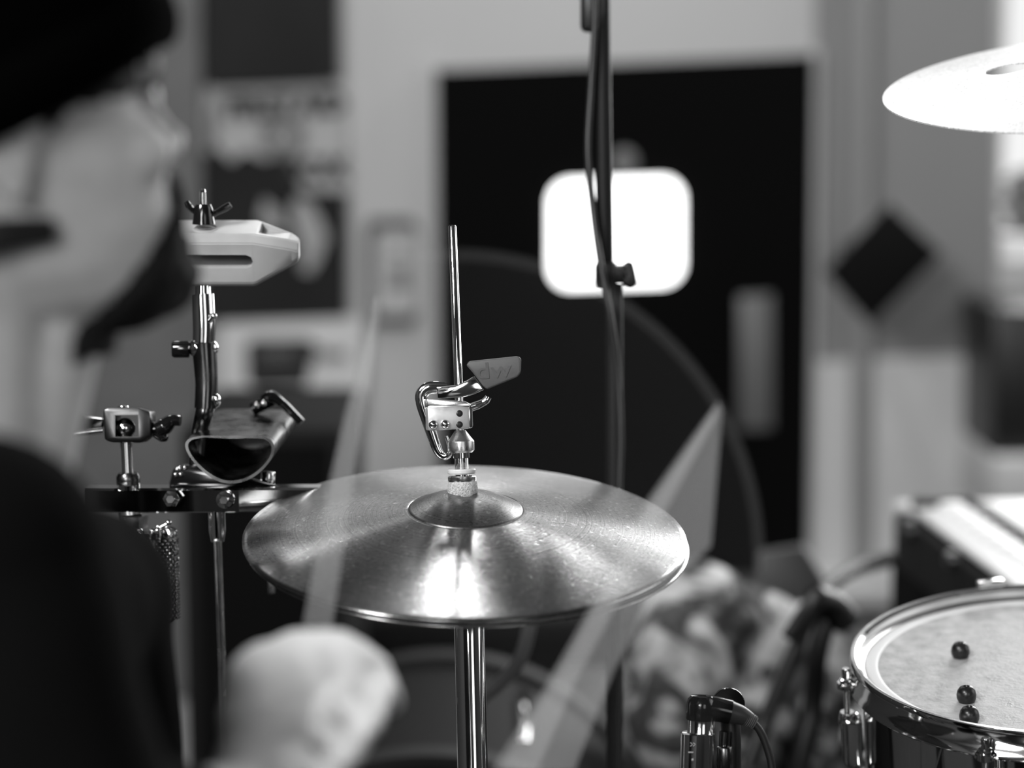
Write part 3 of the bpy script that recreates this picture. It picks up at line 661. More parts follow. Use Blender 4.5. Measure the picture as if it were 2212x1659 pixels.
# left rod, ball mount and plate
lm = thing('ball_mount', 'chrome U-shaped ball clamp on a threaded rod at left', 'clamp', P(272, 1045, D))
thr = [(0, 0)]
Lr = (P(272, 955, D) - P(276, 1040, D)).length
k = 0
while k * .0012 < Lr: thr += [(.0052, k * .0012), (.0046, k * .0012 + .0006)]; k += 1
thr += [(0, Lr)]
bm = B(); lathe(bm, thr, P(276, 1040, D), P(272, 955, D) - P(276, 1040, D), 24); obj('threaded_rod', bm, chrome, lm)
bm = B(); lathe(bm, [(0, 0), (.008, 0), (.0098, .003), (.0098, .009), (.008, .012), (0, .012)], P(277, 1052, D), (0, 0, 1), 24); obj('lock_nut', bm, dark_metal, lm)
bm = B(); lathe(bm, [(0, 0), (.009, 0), (.009, .004), (0, .004)], P(279, 1056, D - .008), (0, 0, 1), 24); obj('flange', bm, chrome, lm)
bm = B(); ball(bm, P(270, 925, D), .0088); obj('pivot_ball', bm, chrome, lm)
bm = B()
U = [(222, 884), (318, 880)]
prism(bm, [P(222, 900, D - .012), P(222, 884, D - .012), P(235, 880, D - .012), P(300, 880, D - .012), P(324, 888, D - .012), P(326, 905, D - .012), P(326, 940, D - .012), P(305, 957, D - .012), P(240, 956, D - .012), P(225, 950, D - .012)], FW * .026, .002)
cu = B(); prism(cu, [P(240, 898, D - .03), P(290, 897, D - .03), P(292, 944, D - .03), P(240, 945, D - .03)], FW * .06)
obj('u_bracket', cut(bm, cu), mat('bracket_metal', .07, 1, .3), lm, ang=30)
bm = B(); cyl(bm, P(267, 896, D), P(266, 876, D), .0045, bev=.001); obj('top_screw', bm, chrome, lm)
bm = B(); tube(bm, [P(316, 928, D), P(335, 927, D), P(350, 925, D)], .0062, n=3); tube(bm, [P(340, 928, D), P(356, 920, D), P(372, 908, D), P(390, 908, D)], [.0095, .0105, .0075, .0065], flat=.7); tube(bm, [P(336, 936, D), P(352, 944, D), P(362, 946, D)], [.006, .007, .004], flat=.6); obj('wing_screw', bm, blk_gloss, lm)
bm = B(); prism(bm, [P(222, 908, D), P(222, 930, D), P(180, 938, D - .01), P(90, 944, D - .01), P(60, 930, D - .01), P(60, 900, D - .01), P(150, 898, D)], (0, .006, .002), .0015); obj('mounting_plate', bm, dark_metal, lm)
bm = B(); cyl(bm, P(222, 930, D - .006), P(110, 942, D - .012), .0028); obj('plate_rim', bm, chrome_worn, lm)
bm = B(); cyl(bm, P(280, 1103, D), P(281, 1112, D), .010, seg=24); lathe(bm, [(0, 0), (.0125, 0), (.0125, .010), (0, .010)], P(289, 1138, D), (0, 0, 1), 6); obj('hex_nut', bm, chrome_worn, lm)
bm = B(); cyl(bm, P(288, 1138, D), P(290, 1190, D), .0048, bev=.001); obj('lower_stud', bm, chrome, lm)

# chain shaker (rows of beads round a core)
cs = thing('bead_shaker', 'dark metal bead-chain shaker hanging below the clamp bar', 'shaker', P(318, 1250, D))
sx0 = P(322, 1155, D); sx1 = P(326, 1345, D); 
bm = B(); lathe(bm, [(0, 0), (.017, 0), (.0225, .004), (.0225, .07), (.018, .075), (0, .075)], sx1, sx0 - sx1, 40); obj('core', bm, dark_metal, cs)
bm = B(); nb = 54
Ms = basis(sx1, sx0 - sx1)
for j in range(26):
    for k in range(nb):
        if (j + k) % 2: continue
        a = 2 * math.pi * k / nb; q = Ms @ V((.0232 * math.cos(a), .0232 * math.sin(a), .004 + j * .0026))
        if (q - CAM).dot(V((math.cos(a), 0, 0))) is None: continue
        t_ = bmesh.new(); bmesh.ops.create_icosphere(t_, subdivisions=1, radius=.0014)
        for v in t_.verts: v.co += q
        me_ = bpy.data.meshes.new('x'); t_.to_mesh(me_); t_.free(); bm.from_mesh(me_); bpy.data.meshes.remove(me_)
bo = obj('bead_chain', bm, chrome, cs); bo['kind'] = 'stuff'
bm = B(); 
pts = [Ms @ V((.0185 * math.cos(a * .5), .0185 * math.sin(a * .5) , .076 + .0035 * math.sin(a * 4))) for a in range(0, 13)]
for k in range(9):
    a = R(-100 + 22 * k); q = Ms @ V((.018 * math.cos(a), .018 * math.sin(a), .074)); Mq = basis(q, Ms.to_3x3() @ V((-math.sin(a), math.cos(a), 0)))
    lathe(bm, [(.0044, -.0008), (.0056, 0), (.0044, .0008), (.0034, 0), (.0044, -.0008)], M=Mq, seg=16)
obj('coil_spring', bm, chrome_worn, cs)
bm = B(); tube(bm, [P(330, 1150, D - .01), P(340, 1143, D - .01), P(352, 1136, D - .01), P(364, 1130, D - .01)], .0014, n=3); ball(bm, P(330, 1148, D - .012), .003); ball(bm, P(341, 1146, D - .012), .003); ball(bm, P(364, 1129, D - .01), .0025); obj('wire_pin', bm, chrome, cs)

# jam block post and block
jp = thing('block_post', 'upright black chrome post with knob holding the pale block', 'post', P(445, 1040, D))
bm = B(); tube(bm, [P(438, 636, D), P(441, 700, D), P(440, 740, D)], [.0098, .0098, .0095], n=4); cyl(bm, P(438, 640, D), P(437, 618, D), .0068); obj('upper_sleeve', bm, chrome, jp)
bm = B(); tube(bm, [P(441, 742, D), P(444, 790, D), P(446, 830, D), P(444, 882, D)], [.0108, .010, .0095, .0095], n=4); obj('lower_sleeve', bm, dark_metal, jp)
bm = B(); ball(bm, P(430, 752, D), .0092); ball(bm, P(452, 752, D), .008); obj('swivel_joint', bm, chrome, jp)
bm = B(); lathe(bm, [(0, 0), (.006, 0), (.0072, .001), (.0072, .013), (.006, .0148), (0, .015)], P(410, 754, D), (-1, -.1, 0), 32); cyl(bm, P(405, 754, D), P(428, 754, D), .0035); obj('knob', bm, blk_gloss, jp)
bm = B(); cyl(bm, P(446, 700, D - .006), P(463, 683, D - .008), .002); ball(bm, P(462, 683, D - .008), .0028); obj('pin', bm, chrome, jp)
bm = B(); ball(bm, P(468, 865, D - .005), .0045, sc=(.8, 1, 1.3)); obj('side_bolt', bm, chrome, jp)
bm = B(); tube(bm, [P(444, 880, D), P(440, 900, D), P(432, 940, D + .01), P(425, 1050, D + .01)], .008, n=4); obj('bent_arm', bm, dark_metal, jp)

jb = thing('jam_block', 'pale grey slotted jam block on top of the post', 'percussion block', P(450, 600, D))
tilt = R(15)
jx = V((1, 0, 0)); jy = V((0, math.cos(tilt), math.sin(tilt))) ; 
jM = Matrix.Translation(P(545, 510, D - .016)) @ Matrix((V((1, 0, 0)), V((0, math.cos(tilt), math.sin(tilt))), V((0, -math.sin(tilt), math.cos(tilt))))).transposed().to_4x4()
jl = .10; hgt = .0455; dep = .042
# sections (x, ztop, zbot, yfront, yback)
secs = [(-jl, 0, -hgt, 0, dep), (0, 0, -hgt, 0, dep), (.0305, -.009, -hgt + .0145, .010, dep - .009), (.036, -.012, -hgt + .018, .014, dep - .013)]
bm = B(); rings = []
for x_, zt_, zb_, yf, yb in secs:
    cth = .0065
    rings.append([bm.verts.new(jM @ V(q)) for q in ((x_, yf, zt_ - cth), (x_, yf + cth * .9, zt_), (x_, yb, zt_), (x_, yb, zb_), (x_, yf + .003, zb_), (x_, yf, zb_ + .004))])
for a_, b_ in zip(rings, rings[1:]):
    for k in range(6): bm.faces.new((a_[k], a_[(k + 1) % 6], b_[(k + 1) % 6], b_[k]))
bm.faces.new(rings[0]); bm.faces.new(rings[-1]); bmesh.ops.recalc_face_normals(bm, faces=bm.faces[:])
bmesh.ops.bevel(bm, geom=bm.edges[:], offset=.0009, segments=2, affect='EDGES')
cu = B(); sl = [(-.09, -.0165), (-.006, -.0165), (-.002, -.0185), (-.0008, -.0222), (-.002, -.0265), (-.006, -.0285), (-.09, -.0285)]
prism(cu, [jM @ V((x_, -.01, z_)) for x_, z_ in sl], jM.to_3x3() @ V((0, .0475, 0)))
prism(cu, [jM @ V(q) for q in ((.004, .012, .004), (.034, .019, .004), (.034, .03, .004), (.004, dep - .004, .004))], jM.to_3x3() @ V((.0, 0, -.012)))
obj('block_body', cut(bm, cu), wood_pl, jb, ang=28)
bm = B(); lathe(bm, [(.009, 0), (.011, 0), (.011, .0006), (.009, .0006), (.009, 0)], M=jM @ Matrix.Translation((-.0415, .02, 0)), seg=32); box(bm, (-.0415, .02, .0003), (.010, .003, .0006), jM); obj('moulded_emblem', bm, mat('pale_block_dark', .5, 0, .35), jb)
wn = thing('wing_nut', 'black wing nut on a threaded bolt on top of the pale block', 'wing nut', P(438, 484, D))
q0 = P(440, 484, D); q1 = P(438, 409, D)
thr = [(0, 0)]; Lr = (q1 - q0).length; k = 0
while k * .0011 < Lr - .002: thr += [(.0031, k * .0011), (.0026, k * .0011 + .00055)]; k += 1
thr += [(.002, Lr), (0, Lr)]
bm = B(); lathe(bm, thr, q0, q1 - q0, 20); obj('threaded_bolt', bm, chrome, wn)
bm = B(); lathe(bm, [(0, 0), (.0098, 0), (.0088, .005), (.008, .013), (.0065, .0165), (0, .017)], P(440, 484, D), (0, 0, 1), 32); obj('nut_body', bm, blk_gloss, wn)
bm = B(); tube(bm, [P(452, 466, D), P(470, 458, D), P(485, 450, D), P(498, 442, D)], [.005, .0045, .0058, .0048], flat=.55); obj('wing', bm, blk_gloss, wn)
bm = B(); tube(bm, [P(430, 466, D), P(420, 458, D), P(410, 448, D), P(403, 436, D)], [.005, .0045, .0058, .0044], flat=.55); obj('wing', bm, blk_gloss, wn)

# cowbell
D = 1.76
cb = thing('cowbell', 'brushed metal cowbell, mouth towards the camera, on the clamp bar', 'cowbell', P(500, 1045, D))
mouth = spline([V((a, b, 0)) for a, b in ((436, 941), (500, 941), (560, 943), (581, 948), (592, 962), (590, 984), (572, 1010), (545, 1032), (510, 1044), (475, 1041), (440, 1020), (412, 990), (400, 964), (408, 948), (436, 941))], 4)[:-1]
cxm, cym_ = 497, 985
def loop(bm, sc, sh, shy, d, off=0.0):
    out = []
    for q in mouth:
        x_ = cxm + (q.x - cxm) * sc; y_ = cym_ + (q.y - cym_) * shy
        if off:
            v = V((x_ - cxm, y_ - cym_, 0)).normalized(); x_ -= v.x * off; y_ -= v.y * off
        out.append(bm.verts.new(P(x_ + sh[0], y_ + sh[1], d)))
    return out
bm = B(); l0 = loop(bm, 1, (0, 0), 1, D); l1 = loop(bm, .985, (46, -62), .90, D + .115); l2 = loop(bm, 1, (0, 0), 1, D, 6.5); l3 = loop(bm, .985, (46, -62), .90, D + .11, 8)
n = len(l0)
for a_, b_ in ((l1, l0), (l0, l2), (l2, l3)):
    for k in range(n): bm.faces.new((a_[k], a_[(k + 1) % n], b_[(k + 1) % n], b_[k]))
bm.faces.new(l1); bm.faces.new(l3); obj('bell_body', bm, mat('cowbell_steel', .13, 1, .3, nz=.2, nscale=60, rvar=.1), cb, ang=40)
bm = B(); tube(bm, [P(545, 884, D + .09), P(570, 872, D + .09), P(590, 862, D + .09)], .006, n=3)
tube(bm, [P(566, 862, D + .08), P(585, 855, D + .08), P(612, 872, D + .08), P(632, 892, D + .08), P(652, 912, D + .08)], [.006, .0085, .0065, .0065, .0055], flat=.6); obj('wing_screw', bm, blk_gloss, cb)
bm = B(); ball(bm, P(553, 875, D + .07), .0028); ball(bm, P(569, 871, D + .07), .0028); obj('eye_bolt', bm, chrome, cb)
bm = B(); box(bm, P(500, 1046, D + .05), (.022, .02, .008), bev=.002); obj('mount_bracket', bm, chrome, cb)
single('loose_rod', 'short grey rod end hanging below the left rim of the hi-hats', 'rod', cyl(B(), P(585, 1225, 1.9), P(587, 1282, 1.9), .0028, bev=.001), steel)

# ------------------------------------------------------------------ snare drum
D = 1.79; s = S(D)
SM = disc_frame(2283, 1409, D, .362, -2.5)
SR = .172
sd = thing('snare_drum', 'chrome snare drum with worn pale head at lower right', 'drum', SM @ V((0, 0, -.16)))
hp = [(SR - .0045, 0), (SR - .0012, .0004), (SR, -.0015), (SR, -.004), (SR - .0062, -.0056), (SR - .0022, -.0165), (SR - .0008, -.0175), (SR + .0022, -.0235), (SR + .001, -.025), (SR - .0085, -.0245), (SR - .0085, -.0225), (SR - .0055, -.0195), (SR - .0082, -.0056), (SR - .0075, -.002), (SR - .0045, 0)]
bm = B(); lathe(bm, hp, seg=160); obj('counter_hoop', bm, chrome, sd, M=SM)
HR = SR - .010; hz = -.0115
bm = B(); lathe(bm, [(HR + .003, hz - .010), (HR + .003, hz + .001), (HR + .0005, hz + .002), (HR - .002, hz + .001), (HR - .002, hz - .01), (HR + .003, hz - .010)], seg=160); obj('flesh_hoop', bm, alu, sd, M=SM)
head_m = mat('coated_head', .38, 0, .5, spec=.5, nz=.35, nscale=70, rvar=.12, bump=.3, bscale=300)
bm = B(); lathe(bm, [(0, hz), (HR - .013, hz), (HR - .012, hz - .001), (0, hz - .001)], seg=128); obj('batter_head', bm, head_m, sd, M=SM)
bm = B(); lathe(bm, [(HR - .0135, hz + .0004), (HR - .011, hz + .0009), (HR - .0025, hz + .0004), (HR - .002, hz - .004), (HR - .0135, hz - .001), (HR - .0135, hz + .0004)], seg=160); obj('damping_ring', bm, mat('white_ring', .75, 0, .3), sd, M=SM)
shell_h = .14
bm = B(); lathe(bm, [(HR - .004, -.028), (HR, -.026), (HR, -.024 - shell_h), (HR - .004, -.024 - shell_h), (HR - .004, -.028)], seg=160); obj('shell', bm, chrome, sd, M=SM)
bm = B(); lathe(bm, [(HR + .0005, -.098), (HR + .004, -.1), (HR + .004, -.106), (HR + .0005, -.108)], seg=160); obj('shell_bead', bm, chrome, sd, M=SM)
zb = -.024 - shell_h
bm = B(); lathe(bm, [(r_ , zb * 1 - .0 - h_ - .02) for r_, h_ in hp], seg=128); obj('bottom_hoop', bm, chrome, sd, M=SM)
bm = B(); lathe(bm, [(0, zb - .004), (HR - .001, zb - .004), (HR - .001, zb - .005), (0, zb - .005)], seg=96); obj('resonant_head', bm, mat('clear_head', .3, 0, .2), sd, M=SM)
for adeg in (191, 253, 316, 12, 62, 111):
    a = R(adeg); ca, sa = math.cos(a), math.sin(a)
    F_ = SM @ Matrix.Rotation(a, 4, 'Z') @ Matrix.Translation((SR + .004, 0, 0))
    bm = B(); box(bm, (-.002, 0, -.0215), (.014, .016, .005), F_, bev=.0015); cyl(bm, F_ @ V((0, 0, -.019)), F_ @ V((0, 0, -.024)), .0075); lg = obj('hoop_ear', bm, chrome, sd)
    bm = B(); thr = [(0, -.06)]; 
    for k in range(34): thr += [(.0026, -.06 + k * .0011), (.0021, -.06 + k * .0011 + .00055)]
    thr += [(.0045, -.0215), (.0055, -.02), (.0055, -.016), (.0035, -.0155), (.0035, -.008), (.003, -.0068), (0, -.0068)]
    lathe(bm, thr, M=F_, seg=18); obj('tension_rod', bm, chrome, sd)
    bm = B(); box(bm, (-.0035, 0, -.072), (.017, .020, .046), F_, bev=.005, seg=4); lathe(bm, [(0, -.046), (.006, -.046), (.0075, -.05), (.0075, -.056), (0, -.056)], M=F_, seg=24); obj('lug', bm, chrome, sd)
# snare strainer clip on far side
bm = B(); F_ = SM @ Matrix.Rotation(R(111), 4, 'Z') @ Matrix.Translation((SR - .002, 0, 0)); box(bm, (0, 0, .004), (.008, .024, .006), F_, bev=.0012); obj('hoop_clip', bm, chrome, sd)
# snare stand
st = thing('snare_stand', 'chrome stand under the snare drum at lower right', 'stand', (0, 0, 0))
sc0 = SM @ V((0, 0, -.25)); W[st.name] = Matrix.Translation((sc0.x, sc0.y, 0)); st.matrix_basis = W[st.name]
bm = B(); cyl(bm, (sc0.x, sc0.y, .05), sc0, .012); obj('pole', bm, chrome, st)
for k in range(3):
    a = R(90 + 120 * k); bm = B(); tube(bm, [sc0, SM @ V((.1 * math.cos(a), .1 * math.sin(a), -.235)), SM @ V((.168 * math.cos(a), .168 * math.sin(a), -.2)), SM @ V((.181 * math.cos(a), .181 * math.sin(a), -.175))], .006); obj('basket_arm', bm, chrome, st)
    bm = B(); cyl(bm, (sc0.x, sc0.y, .2), (sc0.x + .26 * math.cos(a), sc0.y + .26 * math.sin(a), .01), .008); obj('leg', bm, chrome, st)
# round black gel pads on the head
for px, py, lb in ((2075, 1411, 'round black rubber pad on the snare head, farthest from the rim'), (2088, 1507, 'round black rubber pad on the snare head, middle of the three'), (2094, 1552, 'round black rubber pad half hidden behind the near rim of the snare')):
    r_ = FW + RT * ((px - 1106) / FPX) + UP * ((829.5 - (py + 8)) / FPX); nn = SM.to_3x3() @ V((0, 0, 1)); pc_ = SM @ V((0, 0, hz)); k = (pc_ - CAM).dot(nn) / r_.dot(nn); q = CAM + r_ * k
    bm = B(); Mq = basis(q, nn); lathe(bm, [(0, 0), (.0066, 0), (.0078, .003), (.0080, .006), (.0072, .0095), (.0052, .0122), (.0028, .0132), (.0022, .0118), (0, .0114)], M=Mq, seg=32)
    single('rubber_pad', lb, 'rubber pad', bm, mat('pad_rubber', .012, 0, .3, nz=.5, nscale=200) if 'pad_rubber' not in bpy.data.materials else bpy.data.materials['pad_rubber'], 'black pads on the snare head')

# ------------------------------------------------------------------ crash cymbal with round holes
D = 1.735
CM = disc_frame(2457, 161, D, .195, -4.4)
CR = .205
pr = [(.0065, .030), (.018, .0295), (.03, .026), (.040, .0205), (.046, .0175), (.06, .0165), (.09, .014), (.12, .011), (.15, .0075), (.18, .0035), (CR, 0)]
bm = cym_bm(pr, .0012, 128); cu = B()
for k in range(6):
    a = R(180 + 60 * k); lathe(cu, [(0, -.03), (.0192, -.03), (.0192, .05), (0, .05)], o=(.1015 * math.cos(a), .1015 * math.sin(a), 0), seg=48)
cr = single('crash_cymbal', 'gleaming crash cymbal with round holes at upper right', 'cymbal', cut(bm, cu), cymbal_mat('crash_bronze', .97, .35, .45, .3, dirt=.1, metal=.45), M=CM, ang=60)
csd = thing('cymbal_stand', 'chrome boom stand of the crash cymbal beyond the right edge', 'stand', (0, 0, 0))
q = CM @ V((0, 0, 0)); pq = V((q.x + .34, q.y + .22, 0)); W[csd.name] = Matrix.Translation(pq); csd.matrix_basis = W[csd.name]
bm = B(); cyl(bm, pq + V((0, 0, .03)), pq + V((0, 0, 1.02)), .0125); obj('tube', bm, chrome, csd)
bm = B(); cyl(bm, pq + V((.02, .015, .98)), CM @ V((0, 0, -.05)), .0085); cyl(bm, CM @ V((0, 0, -.052)), CM @ V((0, 0, .05)), .004); obj('boom_arm', bm, chrome, csd)
bm = B(); lathe(bm, [(.0045, .030), (.014, .0305), (.014, .041), (.0045, .041)], M=CM, seg=32); obj('felt_washer', bm, felt, csd)
for k in range(3):
    a = R(30 + 120 * k); bm = B(); cyl(bm, pq + V((0, 0, .25)), pq + V((.26 * math.cos(a), .26 * math.sin(a), .01)), .009); obj('leg', bm, chrome, csd)

# ------------------------------------------------------------------ microphone at bottom
D = 1.66; s = S(D)
mk = thing('microphone', 'silver pencil microphone with black angled plug, lower right', 'microphone', P(1515, 1583, D))
def MX(y): return 1516 - (y - 1500) * .03
ma = (P(MX(1500), 1500, D) - P(MX(1659), 1659, D)).normalized(); mb = P(MX(1583), 1583, D)
bm = B(); lathe(bm, [(0, -.13), (36 * s, -.13), (36 * s, -1 * s), (34.5 * s, 0), (0, 0)], mb + V((-.0025, 0, 0)), ma, 48); obj('body', bm, chrome, mk)
bm = B(); lathe(bm, [(0, 0), (30 * s, 0), (29 * s, 2 * s), (29 * s, 30 * s), (0, 30 * s)], mb, ma, 40); obj('neck', bm, chrome, mk)
bm = B(); lathe(bm, [(0, 28 * s), (31 * s, 28 * s), (32.5 * s, 31 * s), (32.5 * s, 62 * s), (30 * s, 73 * s), (23 * s, 80 * s), (0, 82 * s)], mb, ma, 48)
tube(bm, [P(1522, 1528, D), P(1550, 1532, D), P(1578, 1538, D)], [27 * s, 27 * s, 26 * s], seg=28, n=4); obj('plug_elbow', bm, blk_gloss, mk)
bm = B(); tube(bm, [P(1576, 1538, D), P(1600, 1545, D), P(1622, 1556, D), P(1630, 1562, D)], [25 * s, 21 * s, 15 * s, 13 * s], seg=24, n=4); obj('plug_boot', bm, mat('boot_rubber', .03, 0, .4), mk)
bm = B()
for k in range(7):
    x_ = 1608 + k * 3.6; y_ = 1549 + k * 1.9; bm2 = lathe(bm, [(17.5 * s - k * .5 * s, -.0004), (18.6 * s - k * .5 * s, 0), (17.5 * s - k * .5 * s, .0004)], P(x_, y_, D), V((1, 0, -.5)), 28)
obj('strain_relief', bm, mat('boot_rib', .12, 0, .35), mk)
bm = B(); box(bm, P(1496, 1619, D) - FW * 36 * s * .93, (24 * s, .0006, 2.4 * s)); tube(bm, [P(1491, 1604, D - .0125), P(1496, 1608, D - .0127), P(1491, 1612, D - .0125)], .0003, seg=6, n=1); tube(bm, [P(1497, 1604, D - .0129), P(1502, 1608, D - .013), P(1497, 1612, D - .0129)], .0003, seg=6, n=1); ball(bm, P(1496, 1641, D - .0128), .0009); obj('engraved_marks', bm, white_pl, mk)
bm = B(); tube(bm, [P(1626, 1560, D), P(1645, 1585, D), P(1660, 1625, D), P(1668, 1665, D), P(1672, 1760, D), P(1650, 1900, D + .1)], .0031); single('plug_cable', 'thin black cable leaving the angled plug at lower right', 'cable', bm, mat('cable_black', .006, 0, .55))
mc = thing('microphone_clamp', 'black clamp with round disc behind the silver microphone', 'clamp', P(1575, 1600, D + .035))
bm = B(); lathe(bm, [(0, 0), (.0128, 0), (.0134, .001), (.0134, .004), (.0128, .005), (0, .005)], P(1571, 1520, D + .035), V((.15, -1, .1)), 48); obj('disc', bm, blk_gloss, mc)
bm = B(); tube(bm, [P(1575, 1530, D + .04), P(1580, 1600, D + .04), P(1580, 1800, D + .04)], .0112, n=3, flat=.7); obj('clamp_body', bm, blk, mc)
bm = B(); cyl(bm, P(1565, 1612, D + .015), P(1566, 1660, D + .015), .0065, bev=.0015); cyl(bm, P(1566, 1580, D + .02), P(1564, 1612, D + .02), .0045); obj('clamp_screw', bm, dark_metal, mc)
q = P(1580, 1790, D + .04); bm = B(); cyl(bm, q, (q.x, q.y, .02), .008); obj('clamp_pole', bm, blk, mc)
bm = B(); cyl(bm, (q.x, q.y, .0), (q.x, q.y, .025), .06, bev=.006); obj('clamp_base', bm, blk, mc)

# ------------------------------------------------------------------ glass reflections painted on an added see-through sheet before the hi-hat
YS = 1.32
sc = thing('glass_reflections', 'glass reflections painted as pale slanting strips on an added clear sheet before the hi-hat', 'reflection', (PY(960, 1200, YS).x, YS, 0))
cxs, cys, rs = 985, 1205, 665
def arc(r, a0, a1, n=64): return [(cxs + r * 1.0 * math.cos(R(a0 + (a1 - a0) * k / n)), cys - r * math.sin(R(a0 + (a1 - a0) * k / n))) for k in range(n + 1)]
bm = B(); prism(bm, [PY(a, b, YS) for a, b in arc(rs, -35, 110, 80) + [(740, 1800), (1400, 1800)]], V((0, 1, 0)) * .003); obj('haze_sheet', bm, clear('reflected_haze', .004, .9), sc)
bm = B(); prism(bm, [PY(a, b, YS - .002) for a, b in arc(rs + 3, -8, 98, 80) + arc(rs - 24, 98, -8, 80)], V((0, 1, 0)) * .0015); obj('reflected_arc', bm, clear('reflected_arc_tint', .010, .9), sc)
bm = B(); prism(bm, [PY(a, b, YS - .003) for a, b in ((812, 640), (822, 645), (812, 760), (790, 880), (768, 1000), (742, 1180), (716, 1365), (652, 1365), (676, 1230), (702, 1090), (745, 900), (785, 745))], V((0, 1, 0)) * .0015); obj('reflected_band', bm, clear('reflected_band_left', .16, .95), sc)
bm = B(); prism(bm, [PY(a, b, YS - .003) for a, b in ((1552, 868), (1560, 885), (1536, 1180), (1420, 1290), (1330, 1440), (1240, 1665), (1060, 1665), (1180, 1480), (1290, 1285), (1400, 1080), (1500, 940))], V((0, 1, 0)) * .0015); obj('reflected_band', bm, clear('reflected_band_right', .09, .95), sc)
bm = B(); prism(bm, [PY(a, b, YS - .006) for a, b in ((1548, 880), (1545, 905), (1440, 1100), (1345, 1285), (1240, 1480), (1160, 1665), (1080, 1665), (1195, 1480), (1300, 1285), (1408, 1085), (1505, 945))], V((0, 1, 0)) * .0015); obj('reflected_band', bm, bpy.data.materials['reflected_band_right'], sc)
bm = B(); pb_ = [PY(740, 1800, YS), PY(1400, 1800, YS)]; box(bm, ((pb_[0].x + pb_[1].x) / 2, pb_[0].y + .0, (pb_[0].z) / 2), ((pb_[1].x - pb_[0].x) * 1.05, .02, pb_[0].z), bev=.002); obj('added_sheet_foot', bm, clear('added_sheet_foot_clear', .06, .8), sc)

# ------------------------------------------------------------------ person at the left
pn = thing('person', 'person in a black beanie and black top, seen from behind at left', 'person', (0, 0, 0))
HD = 1.13; yaw = R(29); pit = R(10)
H = P(-44, 265, HD)
hf = V((math.cos(yaw), math.sin(yaw), 0)); hl = V((-math.sin(yaw), math.cos(yaw), 0)); hu = V((0, 0, 1))
fx = hf * math.cos(pit) + hu * math.sin(pit); fz_ = -hf * math.sin(pit) + hu * math.cos(pit)
HMx = Matrix((fx, hl, fz_)).transposed().to_4x4(); HMx.translation = H
def h(x_, y_, z_): return HMx @ V((x_, y_, z_))
rows = [(-.118, .066, .022, .022), (-.112, .084, -.002, .036), (-.098, .092, -.03, .050), (-.08, .0915, -.055, .059), (-.064, .093, -.068, .064), (-.048, .0925, -.078, .067), (-.03, .091, -.086, .0695), (-.012, .0885, -.092, .072), (.004, .088, -.097, .0735), (.02, .093, -.10, .075), (.04, .0945, -.103, .0765), (.065, .088, -.101, .0745), (.088, .07, -.09, .066), (.105, .045, -.07, .05), (.116, .01, -.045, .028), (.12, -.018, -.018, .0)]
def head_rings(rows, seg=48, gx=0.0):
    bm = B(); rings = []
    for z_, xf, xb, hw in rows:
        if hw <= 0.0001: rings.append([bm.verts.new(h((xf + xb) / 2, 0, z_ + gx))]); continue
        ring = []
        for k in range(seg):
            a = 2 * math.pi * k / seg; ca, sa = math.cos(a), math.sin(a); cx_ = (xf + xb) / 2 - .0; hx = (xf - xb) / 2 + gx
            e = .85 if ca > 0 else 1.0
            x_ = cx_ + hx * math.copysign(abs(ca) ** e, ca); y_ = (hw + gx) * math.copysign(abs(sa) ** .92, sa)
            ring.append(bm.verts.new(h(x_, y_, z_ + (gx if z_ > .05 else 0))))
        rings.append(ring)
    for a_, b_ in zip(rings, rings[1:]):
        for k in range(seg):
            if len(b_) == 1: bm.faces.new((a_[k], a_[(k + 1) % seg], b_[0]))
            else: bm.faces.new((a_[k], a_[(k + 1) % seg], b_[(k + 1) % seg], b_[k]))
    bm.faces.new(rings[0][::-1])
    if len(rings[-1]) > 1: bm.faces.new(rings[-1])
    return bm
body = head_rings(rows)
def cap(bm, a, b, ra, rb, seg=20):
    a = V(a); b = V(b); d = (b - a); L_ = d.length; pr_ = []
    for k in range(7): t_ = R(-90 + 15 * k); pr_.append((ra * math.cos(t_) if k else 0, ra * math.sin(t_)))
    pr_.append((ra, 0)) if False else None
    for k in range(1, 7): t_ = R(15 * k); pr_.append((rb * math.cos(t_) if k < 6 else 0, L_ + rb * math.sin(t_)))
    return lathe(bm, pr_, a, d, seg)
# nose, brow, lips, chin, cheek
cap(body, h(.086, 0, .004), h(.099, 0, -.026), .007, .0085); ball(body, h(.1025, 0, -.029), .009)
for sy in (-1, 1):
    ball(body, h(.096, sy * .010, -.033), .0075); ball(body, h(.084, sy * .026, .016), 1, sc=(.010, .022, .007), M=HMx)
    ball(body, h(.064, sy * .041, -.028), 1, sc=(.024, .017, .020), M=HMx)
    # ear
    ball(body, h(-.012, sy * .078, -.006), 1, sc=(.017, .006, .030), M=HMx)
    tube(body, [h(.002, sy * .079, .006), h(-.002, sy * .084, .015), h(-.018, sy * .086, .017), h(-.030, sy * .086, .008), h(-.028, sy * .085, -.008), h(-.016, sy * .081, -.026), h(-.008, sy * .079, -.036)], [.003, .0035, .0035, .0035, .0035, .0045, .006], seg=10)
    ball(body, h(.002, sy * .079, -.008), .005)
ball(body, h(.092, 0, -.060), 1, sc=(.010, .022, .0055), M=HMx); ball(body, h(.090, 0, -.070), 1, sc=(.009, .019, .006), M=HMx)
ball(body, h(.080, 0, -.101), 1, sc=(.016, .024, .016), M=HMx)
NB = h(-.066, 0, -.21); cap(body, h(-.028, 0, -.055), NB, .053, .058)
cap(body, h(.02, 0, -.09), h(-.03, 0, -.19), .035, .04)
